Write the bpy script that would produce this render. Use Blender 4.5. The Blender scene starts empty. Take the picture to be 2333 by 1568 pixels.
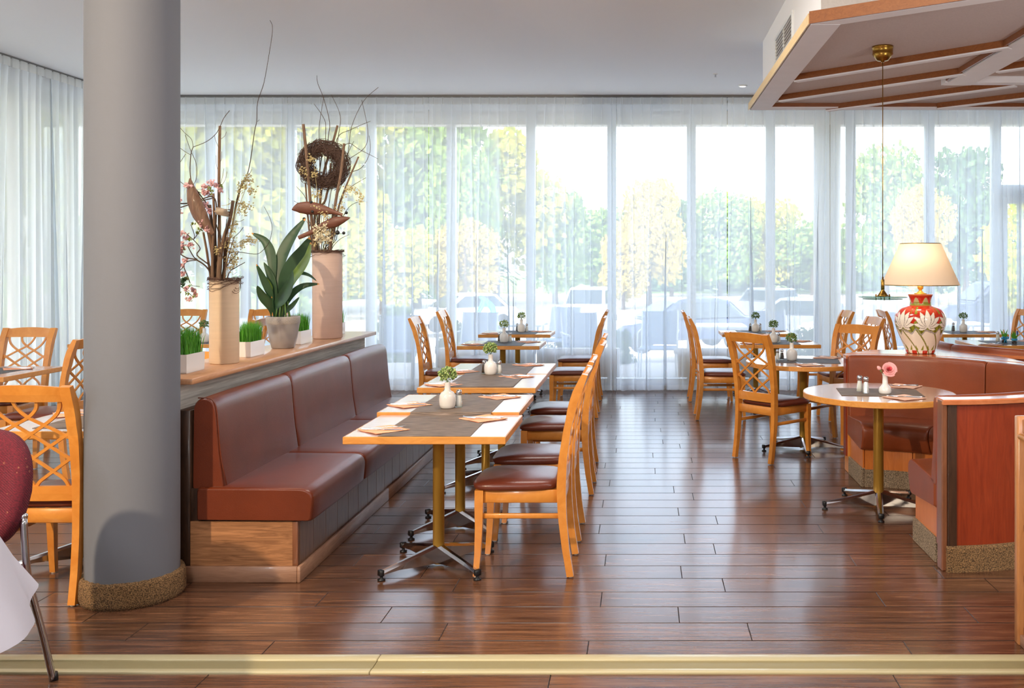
import bpy, bmesh, math, random
from mathutils import Vector, Matrix
C = bpy.context.scene.collection
SC = bpy.context.scene
R = math.radians
PI = math.pi
sin, cos = math.sin, math.cos
random.seed(7)

# ---------------------------------------------------------------- camera, sky, lights, exposure
EYE, FP, VX, VY = 1.55, 2200.0, 1464.0, 598.0
cd = bpy.data.cameras.new('camera')
cam = bpy.data.objects.new('camera', cd)
C.objects.link(cam)
cam.location = (0, 0, EYE)
cam.rotation_euler = (R(90), 0, 0)
cd.sensor_fit = 'HORIZONTAL'
cd.sensor_width = 36
cd.lens = 36 * FP / 2333
cd.shift_x = -(VX - 1166.5) / 2333
cd.shift_y = -(784 - VY) / 2333
cd.clip_end = 1000
SC.camera = cam
SC.view_settings.view_transform = 'Standard'
SC.view_settings.look = 'None'
SC.view_settings.gamma = 1
SC.view_settings.use_curve_mapping = False
SC.view_settings.exposure = 0.12
SC.cycles.transparent_max_bounces = 24
SC.cycles.max_bounces = 8
SC.cycles.sample_clamp_indirect = 6

wd = bpy.data.worlds.new('sky')
SC.world = wd
wd.use_nodes = True
wt = wd.node_tree
wt.nodes.clear()
sk = wt.nodes.new('ShaderNodeTexSky')
sk.sky_type = 'NISHITA'
sk.sun_disc = False
sk.sun_elevation = R(38)
sk.sun_rotation = R(200)
sk.air_density = 1.0
sk.dust_density = 2.5
sk.ozone_density = 1.0
bg = wt.nodes.new('ShaderNodeBackground')
bg.inputs['Strength'].default_value = 1.3
wo = wt.nodes.new('ShaderNodeOutputWorld')
hs = wt.nodes.new('ShaderNodeHueSaturation')
hs.inputs['Saturation'].default_value = 0.62
wt.links.new(sk.outputs[0], hs.inputs['Color'])
wt.links.new(hs.outputs[0], bg.inputs[0])
wt.links.new(bg.outputs[0], wo.inputs[0])


def light(name, kind, loc, energy, col=(1, 1, 1), target=None, **kw):
    d = bpy.data.lights.new(name, kind)
    d.energy = energy
    d.color = col
    for k, v in kw.items():
        setattr(d, k, v)
    o = bpy.data.objects.new(name, d)
    C.objects.link(o)
    o.location = loc
    if target is not None:
        o.rotation_euler = (Vector(target) - Vector(loc)).to_track_quat('-Z', 'Y').to_euler()
    return o


light('sun', 'SUN', (-20, -40, 40), 3.7, (1.0, 0.93, 0.80), (0, 12, 0), angle=R(0.6))
# fill lights added under the ceiling, out of frame, to brighten the room
CP = [(-3.6, 5.6, 30), (-0.6, 5.9, 40), (3.0, 6.2, 30), (-2.2, 2.2, 30), (1.6, 2.2, 45), (3.6, 3.2, 40), (0.0, -0.8, 40)]
for i, (x, y, e) in enumerate(CP):
    light('room_fill', 'AREA', (x, y, 3.50), e, (1.0, 0.96, 0.91), (x, y, 0), shape='RECTANGLE', size=1.2, size_y=0.6)
# warm unseen lamp high up left of the camera, throws the hard slanting shadows across the floor
light('warm_key_lamp', 'SPOT', (-3.7, 0.2, 3.25), 950, (1.0, 0.80, 0.55), (0.2, 5.6, 0.5), spot_size=R(100), spot_blend=0.6, shadow_soft_size=0.06)

# unseen fill added beyond the right edge, aimed up to brighten the lowered ceiling
light('upward_fill', 'AREA', (2.9, 2.3, 1.75), 38, (0.96, 0.97, 1.0), (2.3, 5.4, 2.9), shape='DISK', size=.5)
light('upward_fill', 'AREA', (-1.5, .2, 1.9), 46, (0.94, 0.96, 1.0), (-0.8, 4.6, 3.5), shape='DISK', size=.5)  # second added fill, lifts the main ceiling; no fitting there


# ---------------------------------------------------------------- helpers
def W(px, py, Y):
    return Vector(((px - VX) * Y / FP, Y, EYE - (py - VY) * Y / FP))


def lin(c):
    return tuple(((v / 255) / 12.92 if v <= 10 else (((v / 255) + 0.055) / 1.055) ** 2.4) for v in c) + (1,)


class MB:
    def __init__(s):
        s.v, s.f, s.s, s.m = [], [], [], []

    def add(s, vs, fs, smooth=False, mi=0):
        b = len(s.v)
        s.v += [tuple(v) for v in vs]
        s.f += [tuple(i + b for i in f) for f in fs]
        s.s += [smooth] * len(fs)
        s.m += [mi] * len(fs)
        return s

    def box(s, x0, x1, y0, y1, z0, z1, bev=0, seg=2, mi=0, mtx=None, smooth=None):
        bm = bmesh.new()
        bmesh.ops.create_cube(bm, size=1)
        for v in bm.verts:
            v.co = Vector((x0 + (v.co.x + .5) * (x1 - x0), y0 + (v.co.y + .5) * (y1 - y0), z0 + (v.co.z + .5) * (z1 - z0)))
        if bev:
            bmesh.ops.bevel(bm, geom=bm.edges[:], offset=bev, segments=seg, profile=0.5, affect='EDGES')
        bm.normal_update()
        bm.verts.index_update()
        vs = [(mtx @ v.co if mtx else v.co.copy()) for v in bm.verts]
        s.add(vs, [[v.index for v in f.verts] for f in bm.faces], bool(bev) if smooth is None else smooth, mi)
        bm.free()
        return s

    def tube(s, pts, r, n=8, cap=True, mi=0, closed=False, smooth=True):
        pts = [Vector(p) for p in pts]
        k = len(pts)
        rs = r if isinstance(r, (list, tuple)) else [r] * k
        if len(rs) != k:
            rs = [rs[0] + (rs[-1] - rs[0]) * i / (k - 1) for i in range(k)]
        vs, fs = [], []
        ref = None
        for i in range(k):
            if closed:
                t = pts[(i + 1) % k] - pts[i - 1]
            else:
                t = pts[min(i + 1, k - 1)] - pts[max(i - 1, 0)]
            t = t.normalized() if t.length > 1e-9 else Vector((0, 0, 1))
            if ref is None:
                ref = Vector((1, 0, 0)) if abs(t.x) < .8 else Vector((0, 1, 0))
            a = (ref - t * ref.dot(t))
            if a.length < 1e-6:
                a = t.orthogonal()
            a.normalize()
            ref = a
            b = t.cross(a)
            for j in range(n):
                an = 2 * PI * j / n
                vs.append(pts[i] + (a * cos(an) + b * sin(an)) * rs[i])
        m = k if closed else k - 1
        for i in range(m):
            for j in range(n):
                i2 = (i + 1) % k
                fs.append((i * n + j, i * n + (j + 1) % n, i2 * n + (j + 1) % n, i2 * n + j))
        s.add(vs, fs, smooth, mi)
        if cap and not closed:
            b = len(s.v) - len(vs)
            s.f += [tuple(b + j for j in reversed(range(n))), tuple(b + (k - 1) * n + j for j in range(n))]
            s.s += [False, False]
            s.m += [mi, mi]
        return s

    def lathe(s, prof, n=32, c=(0, 0, 0), mi=0, smooth=True, sx=1, sy=1, cap=True):
        vs, fs = [], []
        for (r, z) in prof:
            for j in range(n):
                a = 2 * PI * j / n
                vs.append((c[0] + r * cos(a) * sx, c[1] + r * sin(a) * sy, c[2] + z))
        for i in range(len(prof) - 1):
            for j in range(n):
                fs.append((i * n + j, i * n + (j + 1) % n, (i + 1) * n + (j + 1) % n, (i + 1) * n + j))
        s.add(vs, fs, smooth, mi)
        if cap:
            b = len(s.v) - len(vs)
            if prof[0][0] > 1e-5:
                s.f.append(tuple(b + j for j in reversed(range(n)))); s.s.append(False); s.m.append(mi)
            if prof[-1][0] > 1e-5:
                s.f.append(tuple(b + (len(prof) - 1) * n + j for j in range(n))); s.s.append(False); s.m.append(mi)
        return s

    def prism(s, poly, z0, z1, mi=0):
        n = len(poly)
        vs = [(x, y, z0) for x, y in poly] + [(x, y, z1) for x, y in poly]
        fs = [tuple(reversed(range(n))), tuple(range(n, 2 * n))] + [(i, (i + 1) % n, n + (i + 1) % n, n + i) for i in range(n)]
        return s.add(vs, fs, False, mi)

    def loft(s, rings, cap=True, smooth=False, mi=0):
        """rings of equal vertex count, closed around"""
        n = len(rings[0])
        vs = [p for r in rings for p in r]
        fs = []
        for i in range(len(rings) - 1):
            for j in range(n):
                fs.append((i * n + j, i * n + (j + 1) % n, (i + 1) * n + (j + 1) % n, (i + 1) * n + j))
        s.add(vs, fs, smooth, mi)
        if cap:
            b = len(s.v) - len(vs)
            s.f += [tuple(b + j for j in reversed(range(n))), tuple(b + (len(rings) - 1) * n + j for j in range(n))]
            s.s += [False, False]
            s.m += [mi, mi]
        return s

    def arc(s, prof, a0, a1, n, c, mi=0, smooth=False):
        rings = []
        for i in range(n + 1):
            a = a0 + (a1 - a0) * i / n
            rings.append([(c[0] + r * cos(a), c[1] + r * sin(a), z) for r, z in prof])
        return s.loft(rings, True, smooth, mi)

    def grid(s, fn, nu, nv, smooth=True, mi=0):
        vs = [fn(i / nu, j / nv) for j in range(nv + 1) for i in range(nu + 1)]
        fs = [(j * (nu + 1) + i, j * (nu + 1) + i + 1, (j + 1) * (nu + 1) + i + 1, (j + 1) * (nu + 1) + i) for j in range(nv) for i in range(nu)]
        return s.add(vs, fs, smooth, mi)

    def mesh(s, name, mats):
        me = bpy.data.meshes.new(name)
        me.from_pydata(s.v, [], s.f)
        me.polygons.foreach_set('use_smooth', s.s)
        me.polygons.foreach_set('material_index', s.m)
        for m in (mats if isinstance(mats, (list, tuple)) else [mats]):
            me.materials.append(m)
        bm = bmesh.new()
        bm.from_mesh(me)
        bmesh.ops.recalc_face_normals(bm, faces=bm.faces[:])
        bm.to_mesh(me)
        bm.free()
        me.update()
        return me


def obj(name, mb, mats, parent=None, loc=(0, 0, 0), rot=(0, 0, 0), kind=None, label=None):
    me = mb if isinstance(mb, bpy.types.Mesh) else mb.mesh(name, mats)
    o = bpy.data.objects.new(name, me)
    C.objects.link(o)
    o.parent = parent
    o.location = loc
    o.rotation_euler = rot
    if kind:
        o['kind'] = kind
    if label:
        o['label'] = label
    return o


def tag(o, label, cat, group=None, kind=None):
    o['label'] = label
    o['category'] = cat
    if group:
        o['group'] = group
    if kind:
        o['kind'] = kind
    return o


def thing(name, label, cat, loc=(0, 0, 0), rz=0, group=None):
    o = bpy.data.objects.new(name, None)
    C.objects.link(o)
    o.location = loc
    o.rotation_euler = (0, 0, rz)
    o.empty_display_size = .05
    return tag(o, label, cat, group)


def struct(name, mb, mats, parent=None, label=None, **kw):
    return obj(name, mb, mats, parent, kind='structure' if parent is None else None, label=label, **kw)


def srt(name, label=None):
    o = bpy.data.objects.new(name, None)
    C.objects.link(o)
    o['kind'] = 'structure'
    if label:
        o['label'] = label
    return o


def dup(root, loc, rz=0, label=None, group=None):
    r = root.copy()
    C.objects.link(r)
    r.location = loc
    r.rotation_euler = (0, 0, rz)
    if label:
        r['label'] = label
    if group:
        r['group'] = group

    def rec(src, dst):
        for ch in list(src.children):
            c = ch.copy()
            C.objects.link(c)
            c.parent = dst
            rec(ch, c)
    rec(root, r)
    return r


def smooth_path(pts, k=4):
    """Catmull-Rom through the points"""
    P = [Vector(p) for p in pts]
    if len(P) < 3:
        return [P[0].lerp(P[-1], i / k) for i in range(k + 1)]
    out = []
    for i in range(len(P) - 1):
        p0, p1, p2, p3 = P[max(i - 1, 0)], P[i], P[i + 1], P[min(i + 2, len(P) - 1)]
        for j in range(k):
            t = j / k
            out.append(.5 * ((2 * p1) + (p2 - p0) * t + (2 * p0 - 5 * p1 + 4 * p2 - p3) * t * t + (3 * p1 - p0 - 3 * p2 + p3) * t ** 3))
    out.append(P[-1])
    return out


# ---------------------------------------------------------------- materials
class NT:
    def __init__(s, name):
        s.m = bpy.data.materials.new(name)
        s.m.use_nodes = True
        s.t = s.m.node_tree
        s.t.nodes.clear()
        s.out = s.t.nodes.new('ShaderNodeOutputMaterial')

    def n(s, typ, ins=None, **kw):
        nd = s.t.nodes.new('ShaderNode' + typ)
        for k, v in kw.items():
            setattr(nd, k, v)
        for k, v in (ins or {}).items():
            if isinstance(v, bpy.types.NodeSocket):
                s.t.links.new(v, nd.inputs[k])
            else:
                nd.inputs[k].default_value = v
        return nd

    def math(s, op, a, b=None, clamp=False):
        nd = s.n('Math', operation=op, use_clamp=clamp)
        for i, x in enumerate((a, b)):
            if x is None:
                continue
            if isinstance(x, bpy.types.NodeSocket):
                s.t.links.new(x, nd.inputs[i])
            else:
                nd.inputs[i].default_value = x
        return nd.outputs[0]

    def mix(s, f, a, b, blend='MIX'):
        nd = s.n('Mix', data_type='RGBA', blend_type=blend)
        for i, x in ((0, f), (6, a), (7, b)):
            if isinstance(x, bpy.types.NodeSocket):
                s.t.links.new(x, nd.inputs[i])
            else:
                nd.inputs[i].default_value = x
        return nd.outputs[2]

    def ramp(s, f, stops):
        nd = s.n('ValToRGB', {0: f})
        while len(nd.color_ramp.elements) < len(stops):
            nd.color_ramp.elements.new(.5)
        for e, (p, c) in zip(nd.color_ramp.elements, stops):
            e.position = p
            e.color = c if len(c) == 4 else tuple(c) + (1,)
        return nd.outputs[0]

    def bump(s, h, st, dist=.01):
        return s.n('Bump', {'Height': h, 'Strength': st, 'Distance': dist}).outputs[0]

    def pbsdf(s, col, rough=.5, metal=0, coat=0, norm=None, spec=.5, **kw):
        ins = {'Base Color': col, 'Roughness': rough, 'Metallic': metal, 'Coat Weight': coat, 'Specular IOR Level': spec}
        if norm is not None:
            ins['Normal'] = norm
        ins.update(kw)
        return s.n('BsdfPrincipled', ins)

    def done(s, sh):
        s.t.links.new(sh.outputs[0] if hasattr(sh, 'outputs') else sh, s.out.inputs[0])
        return s.m


def coord(t, which='Object', scale=(1, 1, 1), rot=(0, 0, 0)):
    tc = t.n('TexCoord')
    return t.n('Mapping', {'Vector': tc.outputs[which], 'Scale': scale, 'Rotation': rot}).outputs[0]


def plain(name, col, rough=.5, metal=0, coat=0, nscale=0, nbump=0, var=0, spec=.5, **kw):
    t = NT(name)
    c = lin(col)
    norm = None
    if nscale:
        nz = t.n('TexNoise', {'Vector': coord(t), 'Scale': nscale, 'Detail': 4}).outputs[0]
        if var:
            dark = tuple(v * (1 - var) for v in c[:3]) + (1,)
            lt = tuple(min(1, v * (1 + var * .6)) for v in c[:3]) + (1,)
            c = t.ramp(nz, [(.38, dark), (.62, lt)]) if var > .7 else t.mix(nz, dark, lt)
        if nbump:
            norm = t.bump(nz, nbump)
    return t.done(t.pbsdf(c, rough, metal, coat, norm, spec, **kw))


def wood(name, c1, c2, scale=(2, 14, 14), rough=.35, coat=.2, bump=.05, dist=2.0):
    t = NT(name)
    v = coord(t, 'Object', scale)
    n1 = t.n('TexNoise', {'Vector': v, 'Scale': 2.2, 'Detail': 6, 'Roughness': .6, 'Distortion': dist}).outputs[0]
    col = t.ramp(n1, [(.3, lin(c1)), (.7, lin(c2))])
    return t.done(t.pbsdf(col, rough, 0, coat, t.bump(n1, bump, .004), **{'Coat Roughness': .12}))


def leather(name, col, rough=.36):
    t = NT(name)
    v = coord(t)
    a = t.n('TexVoronoi', {'Vector': v, 'Scale': 260}).outputs[0]
    b = t.n('TexNoise', {'Vector': v, 'Scale': 6, 'Detail': 5}).outputs[0]
    c = lin(col)
    cc = t.mix(b, tuple(x * .72 for x in c[:3]) + (1,), tuple(min(1, x * 1.25) for x in c[:3]) + (1,))
    h = t.math('ADD', t.math('MULTIPLY', a, .35), b)
    return t.done(t.pbsdf(cc, rough, 0, .12, t.bump(h, .12, .01), .42, **{'Coat Roughness': .2}))


M = {}
M['honey'] = wood('honey_beech', (204, 126, 46), (222, 148, 66), (3, 3, 3), .32, .3)
M['honey_edge'] = wood('honey_edge_band', (206, 134, 58), (222, 156, 78), (3, 12, 12), .35, .25)
M['laminate'] = wood('pale_laminate', (198, 176, 168), (208, 188, 182), (4, 30, 30), .22, .5, .0)
M['laminate_round'] = wood('reddish_laminate', (188, 140, 112), (202, 156, 128), (4, 30, 30), .2, .5, .0)
M['leather'] = leather('brown_leather', (102, 43, 20))
M['leather_booth'] = leather('tan_leather', (134, 64, 32))
M['seat'] = leather('seat_leather', (104, 48, 32), .3)
M['brass'] = plain('brushed_brass', (240, 188, 82), .38, .55, 0, 80, .02)
M['brass_dark'] = plain('aged_brass', (168, 128, 58), .3, 1)
M['chrome'] = plain('chrome', (200, 200, 205), .12, 1)
M['steel'] = plain('steel', (205, 205, 210), .18, 1)
M['black'] = plain('black_plastic', (18, 18, 20), .4)
M['white_plastic'] = plain('white_plastic', (225, 222, 215), .4)
M['ceramic'] = plain('white_ceramic', (232, 228, 222), .18, 0, .4, 30, .02)
M['ceramic_box'] = plain('glazed_white_box', (236, 232, 228), .15, 0, .4)
M['salmon'] = plain('salmon_napkin', (255, 178, 134), .8, 0, 0, 40, .1)
M['salmon_pale'] = plain('pale_salmon_napkin', (255, 204, 174), .8, 0, 0, 40, .1)
M['plaster'] = plain('white_plaster', (240, 240, 242), .9, 0, 0, 60, .05)
M['plaster_wall'] = plain('cream_plaster', (226, 222, 214), .9, 0, 0, 60, .08)
M['ceil_panel'] = plain('pinkish_rough_plaster', (212, 199, 194), .95, 0, 0, 90, .35, .12)
M['ceil_grey'] = plain('grey_rough_plaster', (214, 210, 208), .95, 0, 0, 70, .4, .1)
M['batten'] = wood('ceiling_batten_wood', (128, 70, 26), (154, 90, 40), (2, 16, 16), .4, .2)
M['board_white'] = plain('limed_white_board', (246, 243, 243), .6, 0, 0, 8, .03, .05)
M['pine_edge'] = wood('pale_pine_edge', (216, 184, 132), (234, 208, 160), (2, 20, 20), .5, .1)
M['column'] = plain('grey_painted_plaster', (110, 112, 119), .75, 0, 0, 40, .06)
M['carpet'] = plain('brown_flecked_carpet', (142, 108, 70), .98, 0, 0, 210, 1.0, .75)
M['carpet_grey'] = plain('grey_flecked_carpet', (158, 138, 114), .98, 0, 0, 210, 1.0, .72)
M['shelf_wood'] = wood('shelf_beech', (192, 138, 98), (208, 154, 114), (14, 2, 14), .3, .4)
M['bench_oak'] = wood('oak_laminate', (120, 78, 48), (178, 124, 82), (2, 12, 26), .42, .1)
M['bench_plank'] = wood('dark_oak_plank', (94, 64, 46), (130, 96, 72), (16, 16, 1.6), .4, .15)
M['bench_base'] = wood('brown_baseboard', (136, 98, 76), (164, 124, 98), (2, 2, 14), .4, .15)
M['dark_wood'] = wood('dark_stained_wood', (50, 32, 22), (74, 48, 32), (14, 14, 2), .4, .2)
M['red_wood'] = wood('red_stained_wood', (124, 42, 16), (148, 56, 24), (14, 14, 1.4), .35, .35)
M['trim_brown'] = wood('brown_trim', (112, 68, 44), (134, 84, 56), (14, 14, 2), .35, .3)
M['orange_wood'] = wood('orange_plinth_wood', (190, 104, 40), (210, 124, 56), (10, 10, 1.4), .35, .3)
M['cap_wood'] = wood('booth_cap_wood', (192, 110, 66), (206, 128, 84), (3, 3, 8), .16, .6)
M['counter'] = wood('counter_wood', (176, 116, 68), (196, 136, 84), (8, 8, 2), .3, .4)
M['maroon'] = plain('maroon_cabinet', (94, 40, 30), .4)
M['nosing'] = plain('cream_metal_nosing', (186, 174, 136), .4, .0, .3)
M['nosing_dark'] = plain('olive_nosing_insert', (142, 130, 92), .5)
M['frame'] = plain('white_window_frame', (228, 232, 234), .4)
M['radiator'] = plain('white_radiator', (226, 220, 210), .4)
M['leaf'] = plain('dark_glossy_leaf', (40, 74, 40), .45, 0, .05, 9, .1, .4, **{'Subsurface Weight': 0.0})
M['leaf_edge'] = plain('yellowing_leaf', (96, 122, 34), .35, 0, .1, 6, .1, .5)
M['leaf_tip'] = plain('dry_leaf_tip', (206, 140, 60), .6)
M['grass'] = plain('bright_grass', (92, 170, 46), .5, 0, 0, 30, 0, .35)
M['pot'] = plain('grey_glazed_pot', (146, 140, 136), .28, 0, .3, 20, .02, .05)
M['pot_rim'] = plain('speckled_pot_rim', (164, 154, 144), .5, 0, 0, 200, .5, .35)
M['soil'] = plain('dark_soil', (48, 36, 28), .95, 0, 0, 90, .6, .4)
M['bark'] = wood('stick_bark', (98, 74, 56), (138, 108, 84), (20, 20, 3), .75, 0, .3)
M['twig'] = plain('dark_twig', (84, 64, 50), .8, 0, 0, 60, .3, .3)
M['wreath'] = plain('wreath_twigs', (92, 68, 56), .8, 0, 0, 60, .2, .35)
M['pod'] = wood('brown_seed_pod', (98, 70, 54), (136, 102, 80), (30, 30, 3), .55, .05, .3)
M['pod_red'] = wood('red_brown_pod', (98, 56, 40), (126, 78, 58), (3, 30, 30), .5, .1, .3)
M['dried'] = plain('dried_cream_flowers', (206, 186, 130), .8, 0, 0, 60, 0, .3)
M['cream'] = plain('cream_white_flowers', (236, 222, 186), .8, 0, 0, 60, 0, .2)
M['pink'] = plain('pink_blossom', (230, 184, 186), .7, 0, 0, 60, 0, .2)
M['bud'] = plain('green_bud', (132, 142, 46), .6, 0, 0, 30, 0, .3)
M['berry'] = plain('black_berry', (34, 34, 32), .35)
M['birch'] = plain('birch_bark', (190, 172, 152), .8, 0, 0, 24, .3, .6)
M['copper_wire'] = plain('brown_wire', (104, 76, 62), .45, .5)
M['cloth'] = plain('white_tablecloth', (204, 201, 212), .85, 0, 0, 120, .05)
M['stem'] = plain('green_stem', (96, 130, 60), .6)
M['florets'] = plain('green_white_florets', (178, 198, 120), .7, 0, 0, 130, 0, .6)
M['florets_dark'] = plain('dark_green_florets', (112, 142, 76), .7, 0, 0, 130, 0, .6)
M['rose'] = plain('pink_rose', (248, 176, 172), .6, 0, 0, 20, 0, .12)
M['rose_in'] = plain('deep_pink_rose', (238, 108, 116), .6)
M['salt'] = plain('salt', (236, 234, 228), .8)
M['pepper'] = plain('pepper', (70, 60, 54), .8)
M['blue_ribbon'] = plain('blue_ribbon', (36, 150, 196), .45)
M['glass_green'] = plain('green_edge_glass', (90, 160, 140), .05, 0, 0, 0, 0, 0, .5, **{'Transmission Weight': 0.6, 'Alpha': .75})
M['shade'] = None
M['rail_shadow'] = plain('curtain_rail_shadow_grey', (120, 118, 116), .5)  # grey stands in for the shadow gap along the curtain rail


def _special():
    t = NT('window_glass')
    tr = t.n('BsdfTransparent', {0: (.97, .985, .98, 1)})
    gl = t.n('BsdfGlossy', {0: (1, 1, 1, 1), 'Roughness': .0})
    fr = t.n('Fresnel', {'IOR': 1.35}).outputs[0]
    t2 = NT('clear_glass')
    tr2 = t2.n('BsdfTransparent', {0: (.96, .98, .98, 1)})
    gl2 = t2.n('BsdfGlossy', {'Roughness': .05})
    lw = t2.n('LayerWeight', {'Blend': .35}).outputs['Facing']
    M['clear'] = t2.done(t2.n('MixShader', {0: t2.math('ADD', t2.math('MULTIPLY', lw, .5), .06), 1: tr2.outputs[0], 2: gl2.outputs[0]}))
    M['glass'] = t.done(t.n('MixShader', {0: t.math('MULTIPLY', fr, .8), 1: tr.outputs[0], 2: gl.outputs[0]}))

    def sheer(name, a, col, blur=.65):
        t = NT(name)
        fc = t.n('LayerWeight', {'Blend': .5}).outputs['Facing']
        cs = t.math('MAXIMUM', t.math('SUBTRACT', 1.0, fc), .06)
        thr = t.math('POWER', 1 - a, t.math('DIVIDE', 1.0, cs))
        c = lin(col)
        df = t.n('BsdfDiffuse', {0: c})
        tl = t.n('BsdfTranslucent', {0: c})
        cl = t.n('MixShader', {0: .62, 1: df.outputs[0], 2: tl.outputs[0]})
        tr = t.n('BsdfTransparent')
        rf = t.n('BsdfRefraction', {0: (1, 1, 1, 1), 'Roughness': .20, 'IOR': 1.0})
        see = t.n('MixShader', {0: blur, 1: tr.outputs[0], 2: rf.outputs[0]})
        return t.done(t.n('MixShader', {0: thr, 1: cl.outputs[0], 2: see.outputs[0]}))
    M['sheer'] = sheer('sheer_white_voile', .60, (238, 244, 250))
    M['sheer_head'] = sheer('doubled_curtain_heading', .72, (236, 238, 238))
    # floor planks: grain runs along X in world space, shifted per plank
    t = NT('walnut_laminate_plank')
    g = t.n('NewGeometry')
    oi = t.n('ObjectInfo').outputs['Random']
    rnd = t.math('FRACT', t.math('ADD', t.math('MULTIPLY', oi, 7.13), t.math('MULTIPLY', g.outputs['Random Per Island'], 3.7)))
    off = t.n('CombineXYZ', {0: t.math('MULTIPLY', rnd, 37.0), 1: t.math('MULTIPLY', rnd, 11.0), 2: 0.0}).outputs[0]
    pos = t.n('VectorMath', {0: g.outputs['Position'], 1: off}, operation='ADD').outputs[0]
    v1 = t.n('Mapping', {'Vector': pos, 'Scale': (1.5, 24, 1)}).outputs[0]
    n1 = t.n('TexNoise', {'Vector': v1, 'Scale': 1.6, 'Detail': 9, 'Roughness': .68, 'Distortion': .6}).outputs[0]
    v2 = t.n('Mapping', {'Vector': pos, 'Scale': (3, 60, 1)}).outputs[0]
    n2 = t.n('TexNoise', {'Vector': v2, 'Scale': 1.5, 'Detail': 4, 'Roughness': .6}).outputs[0]
    col = t.ramp(n1, [(.22, lin((34, 20, 14))), (.40, lin((84, 54, 37))), (.56, lin((122, 82, 58))), (.72, lin((158, 113, 82)))])
    col = t.mix(t.math('MULTIPLY', n2, .45), col, lin((62, 38, 28)))
    br = t.n('CombineColor', {0: t.math('ADD', t.math('MULTIPLY', rnd, .3), .85), 1: t.math('ADD', t.math('MULTIPLY', rnd, .3), .85), 2: t.math('ADD', t.math('MULTIPLY', rnd, .3), .85)}).outputs[0]
    col = t.mix(1.0, col, br, 'MULTIPLY')
    M['groove'] = plain('dark_plank_bevel', (44, 30, 24), .35)
    M['plank'] = t.done(t.pbsdf(col, t.math('ADD', t.math('MULTIPLY', n2, .05), .22), 0, .25, t.bump(n1, .008, .001), .55, **{'Coat Roughness': .12}))
    # woven table runner
    for nm, c1, c2 in (('runner', (118, 98, 82), (60, 48, 42)), ('runner_dark', (84, 80, 80), (50, 48, 50))):
        t = NT(nm)
        v = coord(t)
        m1 = t.n('Mapping', {'Vector': v, 'Scale': (6, 90, 1)}).outputs[0]
        a = t.n('TexNoise', {'Vector': m1, 'Scale': 1.6, 'Detail': 3}).outputs[0]
        w = t.n('TexWave', {'Vector': v, 'Scale': 95.0}, bands_direction='X').outputs['Fac' if False else 1]
        w2 = t.n('TexWave', {'Vector': v, 'Scale': 95.0}, bands_direction='Y').outputs[1]
        h = t.math('MULTIPLY', w, w2)
        cc = t.ramp(a, [(.3, lin(c2)), (.52, lin(c1)), (.75, lin(tuple(min(255, x + 40) for x in c1)))])
        M[nm] = t.done(t.pbsdf(cc, .6, 0, 0, t.bump(h, .3, .002)))
    # ribbed grey wallpaper
    t = NT('ribbed_grey_wallpaper')
    v = coord(t)
    m1 = t.n('Mapping', {'Vector': v, 'Scale': (1, 1.3, 42)}).outputs[0]
    a = t.n('TexNoise', {'Vector': m1, 'Scale': 2.4, 'Detail': 4, 'Distortion': .3}).outputs[0]
    cc = t.ramp(a, [(.3, lin((172, 164, 154))), (.7, lin((218, 212, 202)))])
    M['wallpaper'] = t.done(t.pbsdf(cc, .85, 0, 0, t.bump(a, .5, .006)))
    # woven vase (paper-cord grid)
    for nm, c in (('vase_sand', (224, 196, 164)), ('vase_rose', (204, 174, 158))):
        t = NT(nm)
        v = coord(t)
        sp = t.n('SeparateXYZ', {0: v})
        an = t.math('MULTIPLY', t.math('ARCTAN2', sp.outputs[1], sp.outputs[0]), 70.0)
        l1 = t.math('SINE', an)
        l2 = t.math('SINE', t.math('MULTIPLY', sp.outputs[2], 900.0))
        h = t.math('MAXIMUM', l1, l2)
        nz = t.n('TexNoise', {'Vector': t.n('Mapping', {'Vector': v, 'Scale': (2, 2, 30)}).outputs[0], 'Scale': 3.0, 'Detail': 3}).outputs[0]
        cl = lin(c)
        cc = t.mix(nz, tuple(x * .86 for x in cl[:3]) + (1,), cl)
        M[nm] = t.done(t.pbsdf(cc, .65, 0, 0, t.bump(h, .10, .002)))
    # red upholstery with small woven figures
    t = NT('red_patterned_upholstery')
    v = coord(t)
    m1 = t.n('Mapping', {'Vector': v, 'Scale': (60, 60, 160), 'Rotation': (0, .3, .2)}).outputs[0]
    a = t.n('TexNoise', {'Vector': m1, 'Scale': 2.5, 'Detail': 3}).outputs[0]
    cc = t.ramp(a, [(.3, lin((66, 12, 26))), (.7, lin((118, 26, 42)))])
    vo = t.n('TexVoronoi', {'Vector': v, 'Scale': 30.0, 'Randomness': .8}, distance='MANHATTAN').outputs[0]
    k = t.math('MULTIPLY', t.math('LESS_THAN', vo, .17), t.math('GREATER_THAN', vo, .09))
    cc = t.mix(t.math('MULTIPLY', k, .6), cc, lin((176, 116, 84)))
    wv = t.n('TexWave', {'Vector': v, 'Scale': 60.0}, bands_direction='DIAGONAL').outputs[1]
    M['red_cloth'] = t.done(t.pbsdf(cc, .9, 0, 0, t.bump(wv, .4, .004)))
    # lampshade: fabric that lets the bulb glow through
    t = NT('cream_lampshade_fabric')
    df = t.n('BsdfDiffuse', {0: lin((246, 232, 210))})
    tl = t.n('BsdfTranslucent', {0: lin((250, 226, 190))})
    M['shade'] = t.done(t.n('MixShader', {0: .30, 1: df.outputs[0], 2: tl.outputs[0]}))
    t = NT('painted_pottery')
    at = t.n('VertexColor', layer_name='paint').outputs[0]
    M['pottery'] = t.done(t.pbsdf(at, .14, 0, .5))
    t = NT('white_limed_board')
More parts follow.
